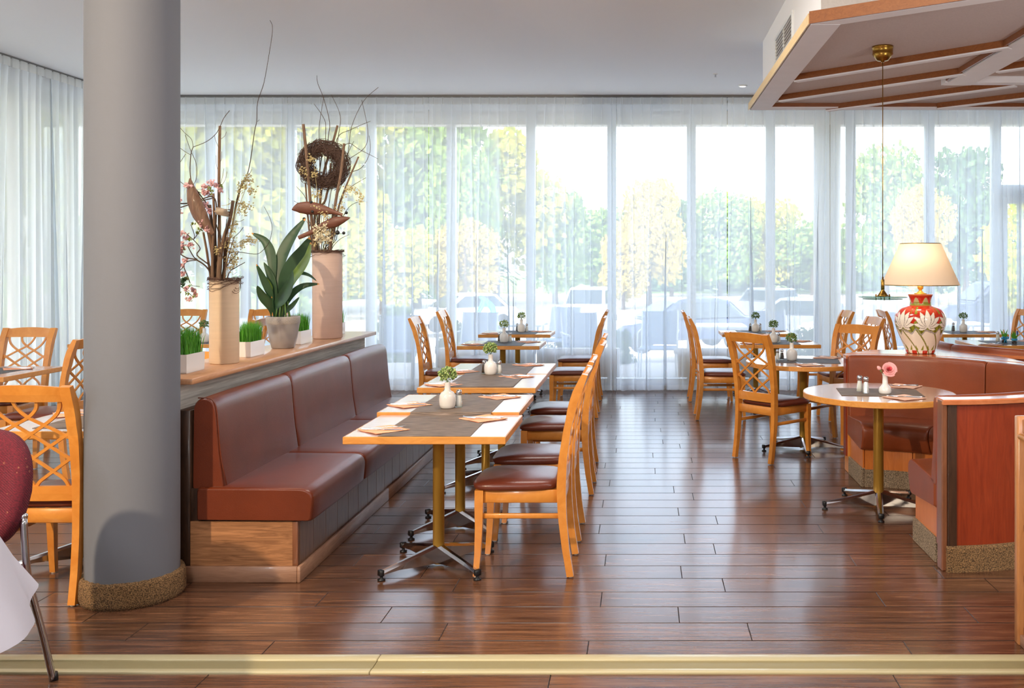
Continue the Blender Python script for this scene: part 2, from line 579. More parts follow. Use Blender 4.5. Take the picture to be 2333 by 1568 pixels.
    # outdoor foliage, tinted per tree
    for nm, c1, c2 in (('tree_yellow', (164, 172, 60), (206, 198, 84)), ('tree_green', (96, 132, 60), (150, 172, 84)), ('tree_orange', (182, 166, 72), (210, 190, 94)), ('tree_dark', (60, 92, 58), (104, 132, 80)), ('tree_lime', (170, 190, 40), (226, 220, 60))):
        t = NT(nm)
        g = t.n('NewGeometry').outputs['Random Per Island']
        cc = t.mix(g, lin(c1), lin(c2))
        df = t.n('BsdfDiffuse', {0: cc})
        tl = t.n('BsdfTranslucent', {0: cc})
        M[nm] = t.done(t.n('MixShader', {0: .35, 1: df.outputs[0], 2: tl.outputs[0]}))


_special()
M['asphalt'] = plain('pale_car_park', (186, 180, 170), .9, 0, 0, 3, 0, .1)
M['lawn'] = plain('lawn', (120, 142, 70), .95, 0, 0, 5, 0, .4)
M['paving'] = plain('patio_paving', (176, 172, 164), .9, 0, 0, 6, 0, .1)
M['trunk'] = plain('tree_trunk', (96, 80, 64), .9, 0, 0, 8, .3, .3)
M['car_white'] = plain('white_car_paint', (232, 234, 238), .2, 0, .6)
M['car_silver'] = plain('silver_car_paint', (130, 138, 150), .25, .3, .6)
M['car_blue'] = plain('dark_blue_car_paint', (46, 60, 92), .2, .1, .6)
M['car_glass'] = plain('car_glass', (40, 52, 60), .05)
M['tyre'] = plain('tyre', (24, 24, 26), .8)
M['tail'] = plain('tail_light', (190, 30, 36), .25)
M['sling'] = plain('blue_grey_sling', (130, 150, 180), .7)
M['render_wall'] = plain('exterior_render', (200, 198, 192), .9)
M['teal'] = plain('teal_jacket', (60, 170, 180), .8)
M['emit_spot'] = None
t = NT('lit_downlight')
M['emit_spot'] = t.done(t.n('Emission', {0: (1, .92, .8, 1), 1: 2.5}))

# ================================================================ SETTING
XL, YB, ZC = -6.42, 11.85, 3.55       # left glass line, back glass line, ceiling height
XR, YF = 7.2, -3.2

struct('floor_slab', MB().box(XL - .2, XR + .2, YF - .2, YB + .15, -.35, -.012), M['dark_wood'])
fl = srt('floor', 'dark walnut laminate plank floor of the dining room')
PW, PL = .195, 1.285


def plank_mesh(ln):
    b = .0035
    w, z = PW, 0.0
    g = .0006
    e = .0016
    pr = [(g, -.011), (g, -e), (g + b, z), (w - g - b, z), (w - g, -e), (w - g, -.011)]
    rings = []
    for x, dz in ((g, -e), (g + .0018, 0), (ln - g - .0018, 0), (ln - g, -e)):
        rings.append([(x, yy, zz + (dz if zz > -.01 else 0)) for yy, zz in pr])
    m = MB().loft(rings)
    for i, f in enumerate(m.f):
        zs_ = [m.v[k][2] for k in f]
        if max(zs_) > -.0001 and min(zs_) < -.0005 and min(zs_) > -.005:
            m.m[i] = 1
    return m


pmesh = plank_mesh(PL).mesh('plank', [M['plank'], M['groove']])
far = MB()


def addfar(m, x, y):
    far.add([(a + x, b + y, c) for a, b, c in m.v], m.f)
    far.m[-len(m.f):] = m.m


y, row = 3.76, 0
OFFS = [0, .40, .83, .22, .63, 1.05, .45, .86, 0.1, .5]
while y < YB - .05:
    off = (row * .43 + (.21 if row % 3 == 1 else 0) + random.random() * .14) % PL
    x = -6.6 - off
    while x < XR:
        if y < 8.2:
            vis0, vis1 = -.68 * (y + .2) - .1, .41 * (y + .2) + .1
            if x + PL > vis0 and x < vis1:
                obj('plank', pmesh, None, fl, (x, y, 0))
            else:
                m = plank_mesh(PL)
                addfar(m, x, y)
        else:
            m = plank_mesh(PL)
            addfar(m, x, y)
        x += PL
    y += PW
    row += 1
# planks on the camera's side of the nosing strip
y = 3.635 - PW
for rr in range(2):
    x = -4.2 - rr * .5
    while x < 3:
        obj('plank', pmesh, None, fl, (x, y, 0))
        x += PL
    y -= PW
while y > YF:
    x = -6.6 - random.random()
    while x < XR:
        m = plank_mesh(PL)
        addfar(m, x, y)
        x += PL
    y -= PW
obj('plank_field', far, [M['plank'], M['groove']], fl, kind='stuff')

# nosing strip across the floor
tr = srt('trim_1', 'cream metal nosing strip with an olive insert across the floor')
for x0, x1 in ((-6.4, -1.03), (-1.028, 7.0)):
    obj('nosing', MB().box(x0, x1, 3.635, 3.668, -.01, .008, .004).box(x0, x1, 3.742, 3.796, -.01, .010, .004), M['nosing'], tr)
    obj('insert', MB().box(x0, x1, 3.660, 3.748, -.01, .004, .002), M['nosing_dark'], tr)

struct('ceiling', MB().box(XL - .3, XR + .3, YF - .3, YB + .1, ZC, ZC + .35), M['plaster'])
struct('wall_right', MB().box(XR, XR + .2, YF, YB, 0, ZC), M['plaster_wall'])
struct('wall_front', MB().box(XL, XR, YF - .2, YF, 0, ZC), M['plaster_wall'])
struct('wall_left', MB().box(XL - .1, XL + .1, YF, 2.0, 0, ZC), M['plaster_wall'])
struct('ceiling_eave', MB().box(XL - 1.2, XR + 1, YB + .12, YB + 1.0, 3.50, 3.9).box(XL - 1.2, XL - .12, 0, YB + .12, 3.5, 3.9), M['render_wall'])
struct('trim_2', MB().box(XL - .02, XR, YB + .10, YB + .30, 3.255, 3.5), M['radiator'])
struct('trim_3', MB().box(XL - .3, XL - .1, 0, YB + .3, 3.255, 3.5), M['radiator'])

# glazing: one window per bay
wn = [0]


def window(mat_to, w, tall=3.5, door=False):
    wn[0] += 1
    o = srt(('door_' if door else 'window_') + str(1 if door else wn[0]))
    o.matrix_world = mat_to
    b, d = .055, .05
    top = 3.50
    obj('frame', MB().box(0, b, -d, d, 0, top, .006), M['frame'], o)
    obj('frame', MB().box(w - b, w, -d, d, 0, top, .006), M['frame'], o)
    obj('rail', MB().box(b, w - b, -d, d, 3.415, top, .006), M['frame'], o)
    obj('rail', MB().box(b, w - b, -d, d, 0, .13, .006), M['frame'], o)
    if door:
        obj('rail', MB().box(b, w - b, -d, d, 2.36, 2.50, .006), M['frame'], o)
        obj('sash', MB().box(b, b + .07, -d - .02, d, .13, 2.36, .006).box(w - b - .07, w - b, -d - .02, d, .13, 2.36, .006).box(b + .07, w - b - .07, -d - .02, d, 2.27, 2.36, .006).box(b + .07, w - b - .07, -d - .02, d, .13, .24, .006), M['frame'], o)
        obj('pane', MB().add([(b, 0, 2.5), (w - b, 0, 2.5), (w - b, 0, 3.415), (b, 0, 3.415)], [(0, 1, 2, 3)]), M['glass'], o)
        obj('pane', MB().add([(b + .07, 0, .24), (w - b - .07, 0, .24), (w - b - .07, 0, 2.27), (b + .07, 0, 2.27)], [(0, 1, 2, 3)]), M['glass'], o)
    else:
        obj('pane', MB().add([(b, 0, .13), (w - b, 0, .13), (w - b, 0, 3.415), (b, 0, 3.415)], [(0, 1, 2, 3)]), M['glass'], o)


ED = [-6.27, -5.29, -4.31, -3.33, -2.345, -1.37, -.377, .598, 1.567, 2.553, 3.517, 4.33, 5.33, 6.3, 7.2]
for i in range(len(ED) - 1):
    window(Matrix.Translation((ED[i], YB, 0)), ED[i + 1] - ED[i], door=(i == 11))
yy = YB - .02
while yy > 2.2:
    window(Matrix.Translation((XL, yy, 0)) @ Matrix.Rotation(R(-90), 4, 'Z'), .975)
    yy -= .975
struct('trim_4', MB().box(XL - .06, -6.27, YB - .07, YB + .06, 0, 3.5), M['frame'])
# round column standing outside against the glass
struct('column_outside', MB().lathe([(.17, -.4), (.17, 3.5)], 28, (2.32, YB + .30, 0)), M['radiator'])

# big grey column with carpet foot
cl = struct('column', MB().lathe([(.2, 0), (.2, ZC)], 64, (-2.375, 4.50, 0), cap=False), M['column'], label='grey round plastered column')
b = MB()
N = 96
rings = []
for z, rr in ((0.0, .217), (.02, .224), (.06, .223), (.10, .222), (.115, .217), (.117, .199)):
    rings.append([(-2.375 + (rr + random.uniform(-.003, .003)) * cos(2 * PI * j / N), 4.5 + (rr + random.uniform(-.003, .003)) * sin(2 * PI * j / N), z + (random.uniform(-.003, .003) if z > 0 else 0)) for j in range(N)])
b.loft(rings, smooth=True)
obj('carpet_skirting', b, M['carpet'], cl)

# bulkhead and lowered coffered ceiling over the booths
bk = struct('wall_bulkhead', MB().box(1.09, 5.6, 5.9, 8.75, 2.93, ZC), M['plaster'])
obj('front_face', MB().box(1.09, 5.6, 5.895, 5.9, 2.93, ZC), M['ceil_grey'], bk)
tp = srt('trim_5', 'lowered ceiling of pinkish plaster with limed boards and brown battens')
ZP = 2.905
poly = [(.95, 5.32), (1.62, 4.86), (2.6, 4.19), (5.6, 4.19), (5.6, 8.30), (.95, 8.30)]
obj('plaster_panel', MB().prism(poly, ZP, 2.93), M['ceil_panel'], tp)


def board(p, q, w, z0, z1, mat, name, side=1, bev=.001, parent=tp):
    p, q = Vector((p[0], p[1], 0)), Vector((q[0], q[1], 0))
    d = (q - p)
    L = d.length
    a = math.atan2(d.y, d.x)
    mt = Matrix.Translation(p) @ Matrix.Rotation(a, 4, 'Z')
    return obj(name, MB().box(0, L, min(0, side * w), max(0, side * w), z0, z1, bev, 1, mtx=mt, smooth=False), mat, parent)


ZB = 2.865
board((.93, 5.34), (.93, 8.34), .165, ZB, ZP, M['board_white'], 'board', -1)
board((.922, 5.33), (.922, 8.35), .008, ZB, ZP + .02, M['pine_edge'], 'edge_strip', 1)
board((.93, 5.34), (2.62, 4.17), .10, ZB + .002, ZP, M['board_white'], 'board', 1)
board((.925, 5.335), (2.62, 4.16), .012, ZB + .002, ZP + .03, M['batten'], 'edge_strip', -1)
board((.93, 8.22), (5.6, 8.22), .12, ZB + .002, ZP, M['board_white'], 'board', 1)
board((1.10, 8.22), (5.6, 8.22), .012, ZB + .01, ZP, M['batten'], 'edge_strip', -1)
board((2.22, 4.5), (2.22, 7.12), .20, ZB - .01, ZP, M['board_white'], 'board', -1)
board((2.21, 4.5), (2.21, 7.0), .012, ZB, ZP, M['batten'], 'edge_strip', 1)
board((2.20, 7.12), (5.6, 7.12), .10, ZB - .008, ZP, M['board_white'], 'board', -1)
board((2.42, 7.13), (5.6, 7.13), .012, ZB, ZP, M['batten'], 'edge_strip', 1)
for p, q in (((1.09, 6.96), (2.22, 5.86)), ((1.10, 7.82), (2.22, 6.70)), ((1.575, 8.31), (2.75, 7.14)), ((2.50, 8.20), (3.6, 7.14)), ((2.42, 6.62), (4.6, 4.5)), ((3.4, 8.2), (4.5, 7.14))):
    board(p, q, .035, ZB - .004, ZP, M['batten'], 'batten', 1)
    board(p, q, .05, ZB - .014, ZB - .002, M['board_white'], 'batten_foot', 1)
# vent grille in the bulkhead
vt = thing('vent_grille', 'rectangular louvred vent grille in the white bulkhead', 'vent', (1.085, 7.40, 3.26))
obj('frame', MB().box(-.012, .006, -.45, .45, .085, .11, .002).box(-.012, .006, -.45, .45, -.11, -.085, .002).box(-.012, .006, -.45, -.42, -.09, .09, .002).box(-.012, .006, .42, .45, -.09, .09, .002).box(-.010, .004, -.008, .008, -.09, .09), M['frame'], vt)
obj('backing', MB().box(.002, .005, -.44, .44, -.10, .10), M['black'], vt)
sm = MB().box(-.009, .000, -.42, .42, -.002, .002, 0, mtx=Matrix.Rotation(R(20), 4, 'Y')).mesh('slat', M['radiator'])
for k in range(6):
    obj('slat', sm, None, vt, (-.002, 0, -.068 + k * .027))
# small ceiling fittings
for (px, py, lb, nm, lit) in ((1692, 195, 'small round downlight set in the white ceiling', 'downlight', 1), (1630, 168, 'tiny white sprinkler head in the ceiling', 'sprinkler', 0)):
    Y = 2.0 * FP / (VY - py)
    p = W(px, py, Y)
    t_ = thing(nm, lb, 'ceiling light' if lit else 'sprinkler', (p.x, p.y, ZC))
    obj('ring', MB().lathe([(.055 if lit else .025, 0), (.055 if lit else .025, -.006), (.04 if lit else .012, -.012)], 24, cap=True), M['frame'], t_)
    obj('lens', MB().lathe([(.036 if lit else .008, -.012), (.030, -.014), (0, -.015)] if lit else [(.008, -.012), (.007, -.03), (.012, -.034), (0, -.035)], 20), M['emit_spot'] if lit else M['chrome'], t_)

# ---------------------------------------------------------------- curtains
struct('trim_6', MB().box(-6.2, XR, 11.52, 11.60, 3.525, 3.55, .003), M['rail_shadow'])
struct('trim_7', MB().box(-6.19, -6.11, 2.0, 11.6, 3.525, 3.55, .003), M['rail_shadow'])


def curtain(a, b, label, ztop=3.53, zbot=.02, step=.112, dense=1.0, seed=0, zb_fn=None, amp=.038, wide=1.0):
    """a, b: the two ends in plan; narrow omega folds hang from a pleated heading"""
    rn = random.Random(seed)
    a, b = Vector(a), Vector(b)
    L = (b - a).length
    u = (b - a).normalized()
    nrm = Vector((u.y, -u.x))
    n = max(3, int(L / step * dense))
    st = L / n
    folds = []
    for k in range(n):
        c = (k + .5) * st
        big = rn.random() < .16
        folds.append((c, rn.uniform(-.55, .55) * st, (rn.uniform(.75, 1.2) if big else rn.uniform(.15, .75)) * amp, wide * (rn.uniform(.012, .024) if big else rn.uniform(.006, .012)), rn.uniform(-1, 1)))
    ss = set([0.0, L])
    pr = (-2.4, -1.5, -.9, -.35, .35, .9, 1.5, 2.4)
    cols = []
    for (c, dr, am, wd, le) in folds:
        for q in pr:
            cols.append((c, dr, q, wd))
    zs = [ztop - .085, ztop - .16, ztop - .4, 2.6, 2.0, 1.4, .8, .3, zbot]
    waves = [(rn.uniform(.5, 1.6), rn.uniform(0, 6.3), rn.uniform(.004, .014)) for _ in range(3)]
    vs, fs = [], []
    for z in zs:
        f = max(0, min(1, (ztop - .085 - z) / 2.6))
        opn = .35 + .65 * min(1, (ztop - .085 - z) / .25)
        row = []
        for (c, dr, am, wd, le) in folds:
            cc = c + dr * f
            w_ = wd * (1 + .55 * f)
            for q in pr:
                h = math.exp(-q * q * .9) * am * opn * (1 + .35 * f)
                x = cc + q * w_ + le * h * .5
                yv = h + sum(A * f * sin(k * x * 2 + p) for k, p, A in waves)
                row.append((x, yv))
        row = [(0, 0)] + row + [(L, 0)]
        xs = [r[0] for r in row]
        mx = 0
        for x, yv in row:
            x = max(min(x, L), 0)
            p = a + u * x + nrm * yv
            zz = z + (rn.uniform(-.004, .004) if z == zbot else 0)
            if zb_fn and z == zbot:
                zz = zb_fn(x / L)
            vs.append((p.x, p.y, zz))
    m = len(folds) * len(pr) + 2
    for i in range(len(zs) - 1):
        for j in range(m - 1):
            fs.append((i * m + j, i * m + j + 1, (i + 1) * m + j + 1, (i + 1) * m + j))
    o = thing('curtain', label, 'curtain', (a.x, a.y, 0), 0, 'sheer white curtains along the glazing')
    off = Vector((a.x, a.y, 0))
    obj('voile', MB().add([Vector(v) - off for v in vs], fs, True), M['sheer'], o)
    # heading tape with stitched pinch pleats
    hv, hf = [], []
    for k in range(n):
        c = (k + .5) * st
        for q, d in ((-.5, 0), (-.12, .004), (-.06, .018), (0, .022), (.06, .018), (.12, .004)):
            hv.append((c + q * st, d))
    hv.append((L, 0))
    vv = []
    for z in (ztop, ztop - .088):
        for x, d in hv:
            p = a + u * x + nrm * d - Vector((a.x, a.y))
            vv.append((p.x, p.y, z))
    k = len(hv)
    obj('heading', MB().add(vv, [(j, j + 1, k + j + 1, k + j) for j in range(k - 1)], False), M['sheer_head'], o)
    hem = []
    k = m
    base = (len(zs) - 1) * m
    hv = [Vector(v) - off + Vector((nrm.x * .003, nrm.y * .003, 0)) for v in vs[base:]]
    obj('hem', MB().add(hv + [h + Vector((0, 0, .06)) for h in hv], [(j, j + 1, k + j + 1, k + j) for j in range(k - 1)], True), M['sheer_head'], o)
    return o


YC = 11.56


def cx(px, Y=YC):
    return (px - VX) * Y / FP


cseg = [(-6.1, cx(655)), (cx(656), cx(976)), (cx(977), cx(1404)), (cx(1405), cx(1656)), (cx(1658), cx(1890)), (cx(1892), cx(2276)), (cx(2272), cx(2327))]
clab = ['sheer white curtain behind the vases on the planter ledge', 'sheer white curtain beside the far end of the leather bench', 'sheer white curtain behind the row of square window tables',
        'sheer white curtain above the bare stretch of aisle floor', 'sheer white curtain behind the square table with the two side by side chairs', 'sheer white curtain behind the big table lamp', 'narrow sheer curtain drawn back beside the glass door']
for i, ((x0, x1), lb) in enumerate(zip(cseg, clab)):
    curtain((x0, YC), (x1, YC), lb, seed=11 + i, dense=(1.9 if i == 6 else 1.0))
# short pelmet of curtain over the door, then beyond the frame
curtain((cx(2318), YC + .03), (cx(2333) + 1.2, YC + .03), 'short sheer curtain valance hanging over the glass door', zbot=2.38, seed=40)
curtain((-6.10, 11.5), (-6.10, 8.62), 'sheer white side curtain in the corner behind the column', seed=21, amp=.08, step=.13, wide=1.7)
curtain((-6.10, 8.54), (-6.10, 2.3), 'sheer white side curtain beside the lattice chair tables', seed=22, amp=.08, step=.13, wide=1.7)

# radiators under the window, behind the curtains
for x0, x1, lb in ((-2.47, -1.42, 'low white radiator behind curtain and window tables'), (-1.28, -.28, 'low white radiator behind curtain beside the aisle'), (.43, 1.43, 'low white radiator behind the side by side chairs')):
    r_ = thing('radiator', lb, 'radiator', ((x0 + x1) / 2, 11.72, .16), 0, 'radiators under the window wall')
    w = (x1 - x0) / 2
    m = MB()
    n = int(w * 2 / .033)
    for k in range(n):
        xx = -w + (k + .5) * 2 * w / n
        m.box(xx - .012, xx + .012, -.055, -.04, .01, .34, .005, 1)
    obj('fins', m, M['radiator'], r_, kind='stuff')
    obj('body', MB().box(-w, w, -.045, .045, 0, .35, .006), M['radiator'], r_)
    obj('valve', MB().tube([(w - .06, 0, -.001), (w - .06, 0, -.16)], .01).lathe([(.02, 0), (.024, .03), (.02, .06)], 14, (-w - .03, 0, .28)), M['frame'], r_)

# ================================================================ DINING CHAIRS
BC = [(-.245, 0), (-.222, .14), (-.205, .30), (-.20, .44), (-.208, .58), (-.232, .74), (-.268, .89), (-.318, 1.0)]   # side curve of the back post


def bx(z):
    for (x0, z0), (x1, z1) in zip(BC, BC[1:]):
        if z <= z1:
            t = (z - z0) / (z1 - z0)
            return x0 + (x1 - x0) * t
    return BC[-1][0]


def chair_proto():
    t_ = thing('dining_chair', '-', 'chair')
    H = M['honey']
    # seat pad
    m = MB()
    rings = []
    for z, ins in ((.428, .012), (.436, .002), (.452, 0), (.465, .008), (.474, .03), (.479, .08), (.4815, .13), (.483, 9)):
        ring = []
        hw, hd0, hd1 = .215, -.19, .245
        N = 40
        for j in range(N):
            a = 2 * PI * j / N
            ca, sa = cos(a), sin(a)
            e = 5.0
            rx = abs(ca) ** (2 / e) * (1 if ca >= 0 else -1)
            ry = abs(sa) ** (2 / e) * (1 if sa >= 0 else -1)
            x = (hd0 + hd1) / 2 + rx * max(0, (hd1 - hd0) / 2 - ins)
            y = ry * max(0, hw - ins) * (1 + .05 * (rx))
            ring.append((x, y, z - .006 * max(0, rx) ** 4 * (z > .46) * (ins < 1)))
        rings.append(ring)
    m.loft(rings, smooth=True)
    obj('seat', m, M['seat'], t_)
    # apron rails
    m = MB()
    for s in (-1, 1):
        m.box(-.19, .205, s * .178 - .011, s * .178 + .011, .366, .43, .003, 1)
    m.box(.195, .217, -.185, .185, .366, .43, .003, 1).box(-.215, -.19, -.17, .17, .366, .43, .003, 1)
    obj('seat_frame', m, H, t_)
    # front legs, tapered with a slight sabre curve
    for s in (-1, 1):
        rings = []
        for z, xo, w in ((.43, 0, .021), (.36, .001, .021), (.25, .002, .018), (.12, .008, .0155), (.006, .018, .0135)):
            c = (.203 + xo, s * (.182 + .002 * (1 - z)), z)
            rings.append([(c[0] - w, c[1] - w, z), (c[0] + w, c[1] - w, z), (c[0] + w, c[1] + w, z), (c[0] - w, c[1] + w, z)])
        l = obj('leg', MB().loft(rings), H, t_)
        obj('glide', MB().lathe([(.010, 0), (.012, .006)], 12, (.221, s * .184, 0)), M['white_plastic'], l)
    # rear posts: leg and back upright in one curved piece
    for s in (-1, 1):
        rings = []
        K = 22
        for i in range(K + 1):
            z = .006 + (1.0 - .006) * i / K
            x = bx(z)
            dx = (bx(min(1, z + .02)) - bx(max(0, z - .02))) / .04
            d = .017 + .006 * max(0, 1 - abs(z - .45) / .35) + (0.004 if z > .8 else 0)
            if z > .93:
                d -= (z - .93) * .10
            wy = .0165 + .0075 * max(0, min(1, (z - .4) / .5))
            yo = s * (.186 + .012 * max(0, (z - .45) / .55))
            n = Vector((1, 0, -dx)).normalized()
            c = Vector((x, yo, z))
            rings.append([c - n * d + Vector((0, -wy, 0)), c + n * d + Vector((0, -wy, 0)), c + n * d + Vector((0, wy, 0)), c - n * d + Vector((0, wy, 0))])
        l = obj('back_post', MB().loft(rings), H, t_)
        obj('glide', MB().lathe([(.010, 0), (.012, .006)], 12, (-.245, s * .186, 0)), M['white_plastic'], l)

    def rail(name, z0, z1, th, crown=0.0, bow=.012):
        rings = []
        for i in range(13):
            y = -.178 + .356 * i / 12
            q = 1 - (y / .178) ** 2
            ring = []
            for zz, dd in ((z0, -th), (z0, th), ((z0 + z1) / 2, th), (z1 + crown * q, th * .8), (z1 + crown * q, -th * .8), ((z0 + z1) / 2, -th)):
                ring.append((bx(min(1.0, zz)) - bow * q + dd, y, zz))
            rings.append(ring)
        obj(name, MB().loft(rings, smooth=False), H, t_)
    rail('top_rail', .928, .995, .013, .012)
    rail('lower_rail', .468, .535, .012)
    # lattice: eight crossing strips that straighten at both rails
    base = [[(.05, 1), (.085, .90), (.20, .78), (.60, .545), (1.0, .30)],
            [(.34, 1), (.38, .90), (.50, .80), (.76, .68), (1.0, .56)],
            [(0, .62), (.40, .39), (.72, .19), (.87, .09), (.93, 0)],
            [(0, .34), (.24, .19), (.43, .07), (.49, 0)]]
    for fl_ in (0, 1):
        for bpts in base:
            pts = smooth_path([((1 - u if fl_ else u), v, 0) for u, v in bpts], 5)
            rings = []
            L = len(pts)
            for i, p in enumerate(pts):
                d = (pts[min(i + 1, L - 1)] - pts[max(i - 1, 0)])
                z = .53 + p.y * .405
                y = -.172 + p.x * .344
                dy, dz = d.x * .344, d.y * .405
                ln = math.hypot(dy, dz)
                ny, nz = -dz / ln, dy / ln
                w, th = .0068, (.0052 if fl_ else .0056)
                q = 1 - (y / .178) ** 2
                x = lambda zz: bx(zz) - .010 * q
                a = (y + ny * w, z + nz * w)
                b_ = (y - ny * w, z - nz * w)
                rings.append([(x(a[1]) - th, a[0], a[1]), (x(a[1]) + th, a[0], a[1]), (x(b_[1]) + th, b_[0], b_[1]), (x(b_[1]) - th, b_[0], b_[1])])
            obj('lattice_strip', MB().loft(rings), H, t_)
    for s in (-1, 1):
        obj('stretcher', MB().box(-.205, .205, s * .18 - .008, s * .18 + .008, .288, .313, .003, 1), H, t_)
    return t_


chair0 = chair_proto()
# x, y, facing (degrees, 0 = +X), label
CH = [
    (-.60, 4.94, 180, 'lattice-back chair with brown seat at the table nearest the floor strip'),
    (-.60, 5.55, 180, 'lattice-back chair tucked behind the chair nearest the floor strip, brown seat'),
    (-.585, 6.62, 180, 'lattice-back chair at the near half of the second double table'),
    (-.60, 7.30, 180, 'lattice-back chair at the far half of the second double table'),
    (-.70, 9.78, 180, 'lattice-back chair on the aisle side of the fifth table of the window row'),
    (-.72, 11.02, 180, 'lattice-back chair on the aisle side of the table closest to the curtain'),
    (-1.98, 9.72, 0, 'lattice-back chair just past the far end of the leather bench'),
    (-1.98, 11.0, 0, 'lattice-back chair between the curtain and the last table of the row'),
    (.78, 9.66, 0, 'lattice-back chair in front of its twin, by the radiator across the aisle'),
    (.77, 10.92, 0, 'lattice-back chair against the curtain, half hidden behind its twin'),
    (2.02, 10.95, 184, 'lattice-back chair on the lamp side of the curtain table, turned slightly'),
    (2.02, 9.62, 188, 'lattice-back chair half hidden behind the round-table chair facing us'),
    (1.04, 7.695, 41.7, 'lattice-back chair standing in the open aisle, back to us, at the round table'),
    (1.665, 8.22, 226, 'lattice-back chair facing us behind the far round table, beside the lamp'),
    (3.06, 11.1, 0, 'lattice-back chair almost hidden behind the patterned lamp base'),
    (3.20, 9.75, 0, 'lattice-back chair showing its back post just beside the patterned lamp base'),
    (4.22, 11.12, 200, 'lattice-back chair beside the glass door, behind the blue-ribboned flower jars'),
    (-2.755, 4.60, 90, 'lattice-back chair seen from behind, between column and red chair'),
    (-2.87, 5.62, 270, 'lattice-back chair hidden behind the column and the sand-coloured vase'),
    (-4.34, 7.06, 180, 'lattice-back chair in profile, cut off by the column'),
    (-5.12, 7.76, 270, 'lattice-back chair facing us in front of the side curtain'),
    (-5.30, 10.95, 270, 'lattice-back chair glimpsed just right of the column above the ledge'),
    (-4.36, 10.95, 270, 'lattice-back chair glimpsed behind the grey plant pot'),
    (-4.02, 9.42, 180, 'lattice-back chair glimpsed between sand vase and planted grass box'),
]
for i, (x, y, a, lb) in enumerate(CH):
    if i == 0:
        chair0.location = (x, y, 0)
        chair0.rotation_euler = (0, 0, R(a))
        chair0['label'] = lb
        chair0['group'] = 'lattice-back dining chairs'
    else:
        dup(chair0, (x, y, 0), R(a), lb)

# ================================================================ TABLES
TH = .73


def pedestal(root, h, arms, a0, rad, r=.029):
    obj('pedestal', MB().lathe([(r, .012), (r, h - .045), (r + .012, h - .043), (r + .012, h - .038)], 28), M['brass'], root)
    obj('mounting_plate', MB().box(-.14, .14, -.14, .14, h - .040, h - .033), M['black'], root)
    for k in range(arms):
        a = a0 + 2 * PI * k / arms
        mt = Matrix.Rotation(a, 4, 'Z')
        # tapering pressed-steel arm: ridge on top, high at the hub, low at the foot
        rings = []
        for x, hw, zt, zb in ((.012, .022, .112, .018), (.10, .021, .094, .024), (.24, .018, .066, .034), (rad - .012, .015, .048, .030)):
            rings.append([mt @ Vector(p) for p in ((x, -hw, zb), (x, hw, zb), (x, hw, zt - .012), (x, hw * .45, zt), (x, -hw * .45, zt), (x, -hw, zt - .012))])
        ar = obj('base_arm', MB().loft(rings), M['chrome'], root)
        obj('end_cap', MB().box(rad - .014, rad + .008, -.017, .017, .022, .052, .004, 1, mtx=mt), M['black'], ar)
        c = mt @ Vector((rad - .006, 0, 0))
        obj('foot', MB().lathe([(.019, 0), (.019, .007), (.008, .010), (.008, .024)], 16, (c.x, c.y, 0)), M['black'], ar)


def square_table(x0, x1, y0, y1, label, h=TH, a0=38, group=None, pd=(0, 0)):
    cx_, cy_ = (x0 + x1) / 2, (y0 + y1) / 2
    t_ = thing('square_table', label, 'table', (cx_, cy_, 0), 0, group)
    w, d = (x1 - x0) / 2, (y1 - y0) / 2
    e = .006
    obj('tabletop', MB().box(-w + e, w - e, -d + e, d - e, h - .034, h), M['laminate'], t_)
    m = MB()
    z0, z1 = h - .036, h + .0005
    outer = [(-w, -d), (w, -d), (w, d), (-w, d)]
    c = .003
    rings = []
    for (sx, sy) in ((-1, -1), (1, -1), (1, 1), (-1, 1)):
        rings.append([(sx * (w - e), sy * (d - e), z0), (sx * (w - c), sy * (d - c), z0), (sx * w, sy * d, z0 + c), (sx * w, sy * d, z1 - c), (sx * (w - c), sy * (d - c), z1), (sx * (w - e), sy * (d - e), z1)])
    rings.append(rings[0])
    m.loft(rings, cap=False)
    obj('edge_band', m, M['honey_edge'], t_)
    mt = thing  # noqa
    pedestal(t_, h, 4, R(a0), .335)
    return t_


TG = 'square tables on brass pedestals'
square_table(-1.432, -.655, 4.61, 5.272, 'square table nearest the floor strip, orange edge, brass pedestal', TH - .014, 46, TG)
square_table(-1.452, -.675, 5.277, 5.985, 'square table pushed up behind the one nearest the floor strip', TH, 46, TG)
square_table(-1.475, -.70, 6.31, 7.075, 'square table third along the leather bench, before the gap', TH, 40, TG)
square_table(-1.475, -.70, 7.08, 7.82, 'square table fourth along the bench, joined to the third', TH + .002, 40, TG)
square_table(-1.82, -1.01, 9.45, 10.10, 'square table alone beyond the end of the bench, white vase', TH, 42, TG)
square_table(-1.845, -1.035, 10.83, 11.44, 'square table farthest back in the bench row, touching the curtain', TH + .01, 42, TG)
square_table(.97, 1.775, 9.60, 10.20, 'square table in front of another, across the aisle near the curtain', TH, 42, TG)
square_table(.90, 1.72, 10.90, 11.46, 'square table squeezed against the curtain across the aisle', TH + .012, 42, TG)
square_table(-3.19, -2.585, 4.68, 5.40, 'square table half hidden by the grey column and a lattice chair', TH, 40, TG)
square_table(-5.33, -4.56, 6.89, 7.62, 'square table by the side curtain with grey runner, left of the column', TH, 42, TG)
square_table(-4.85, -4.08, 9.65, 10.38, 'square table glimpsed over the ledge, carrying a small flower vase', TH, 42, TG)
square_table(-5.75, -4.98, 9.65, 10.38, 'square table glimpsed over the ledge by the window corner', TH, 42, TG)
square_table(3.30, 4.08, 9.50, 10.20, 'square table carrying two blue-ribboned flower jars', TH, 42, TG)
square_table(3.32, 4.12, 10.86, 11.45, 'square table behind the one with the blue-ribboned jars', TH + .01, 42, TG)


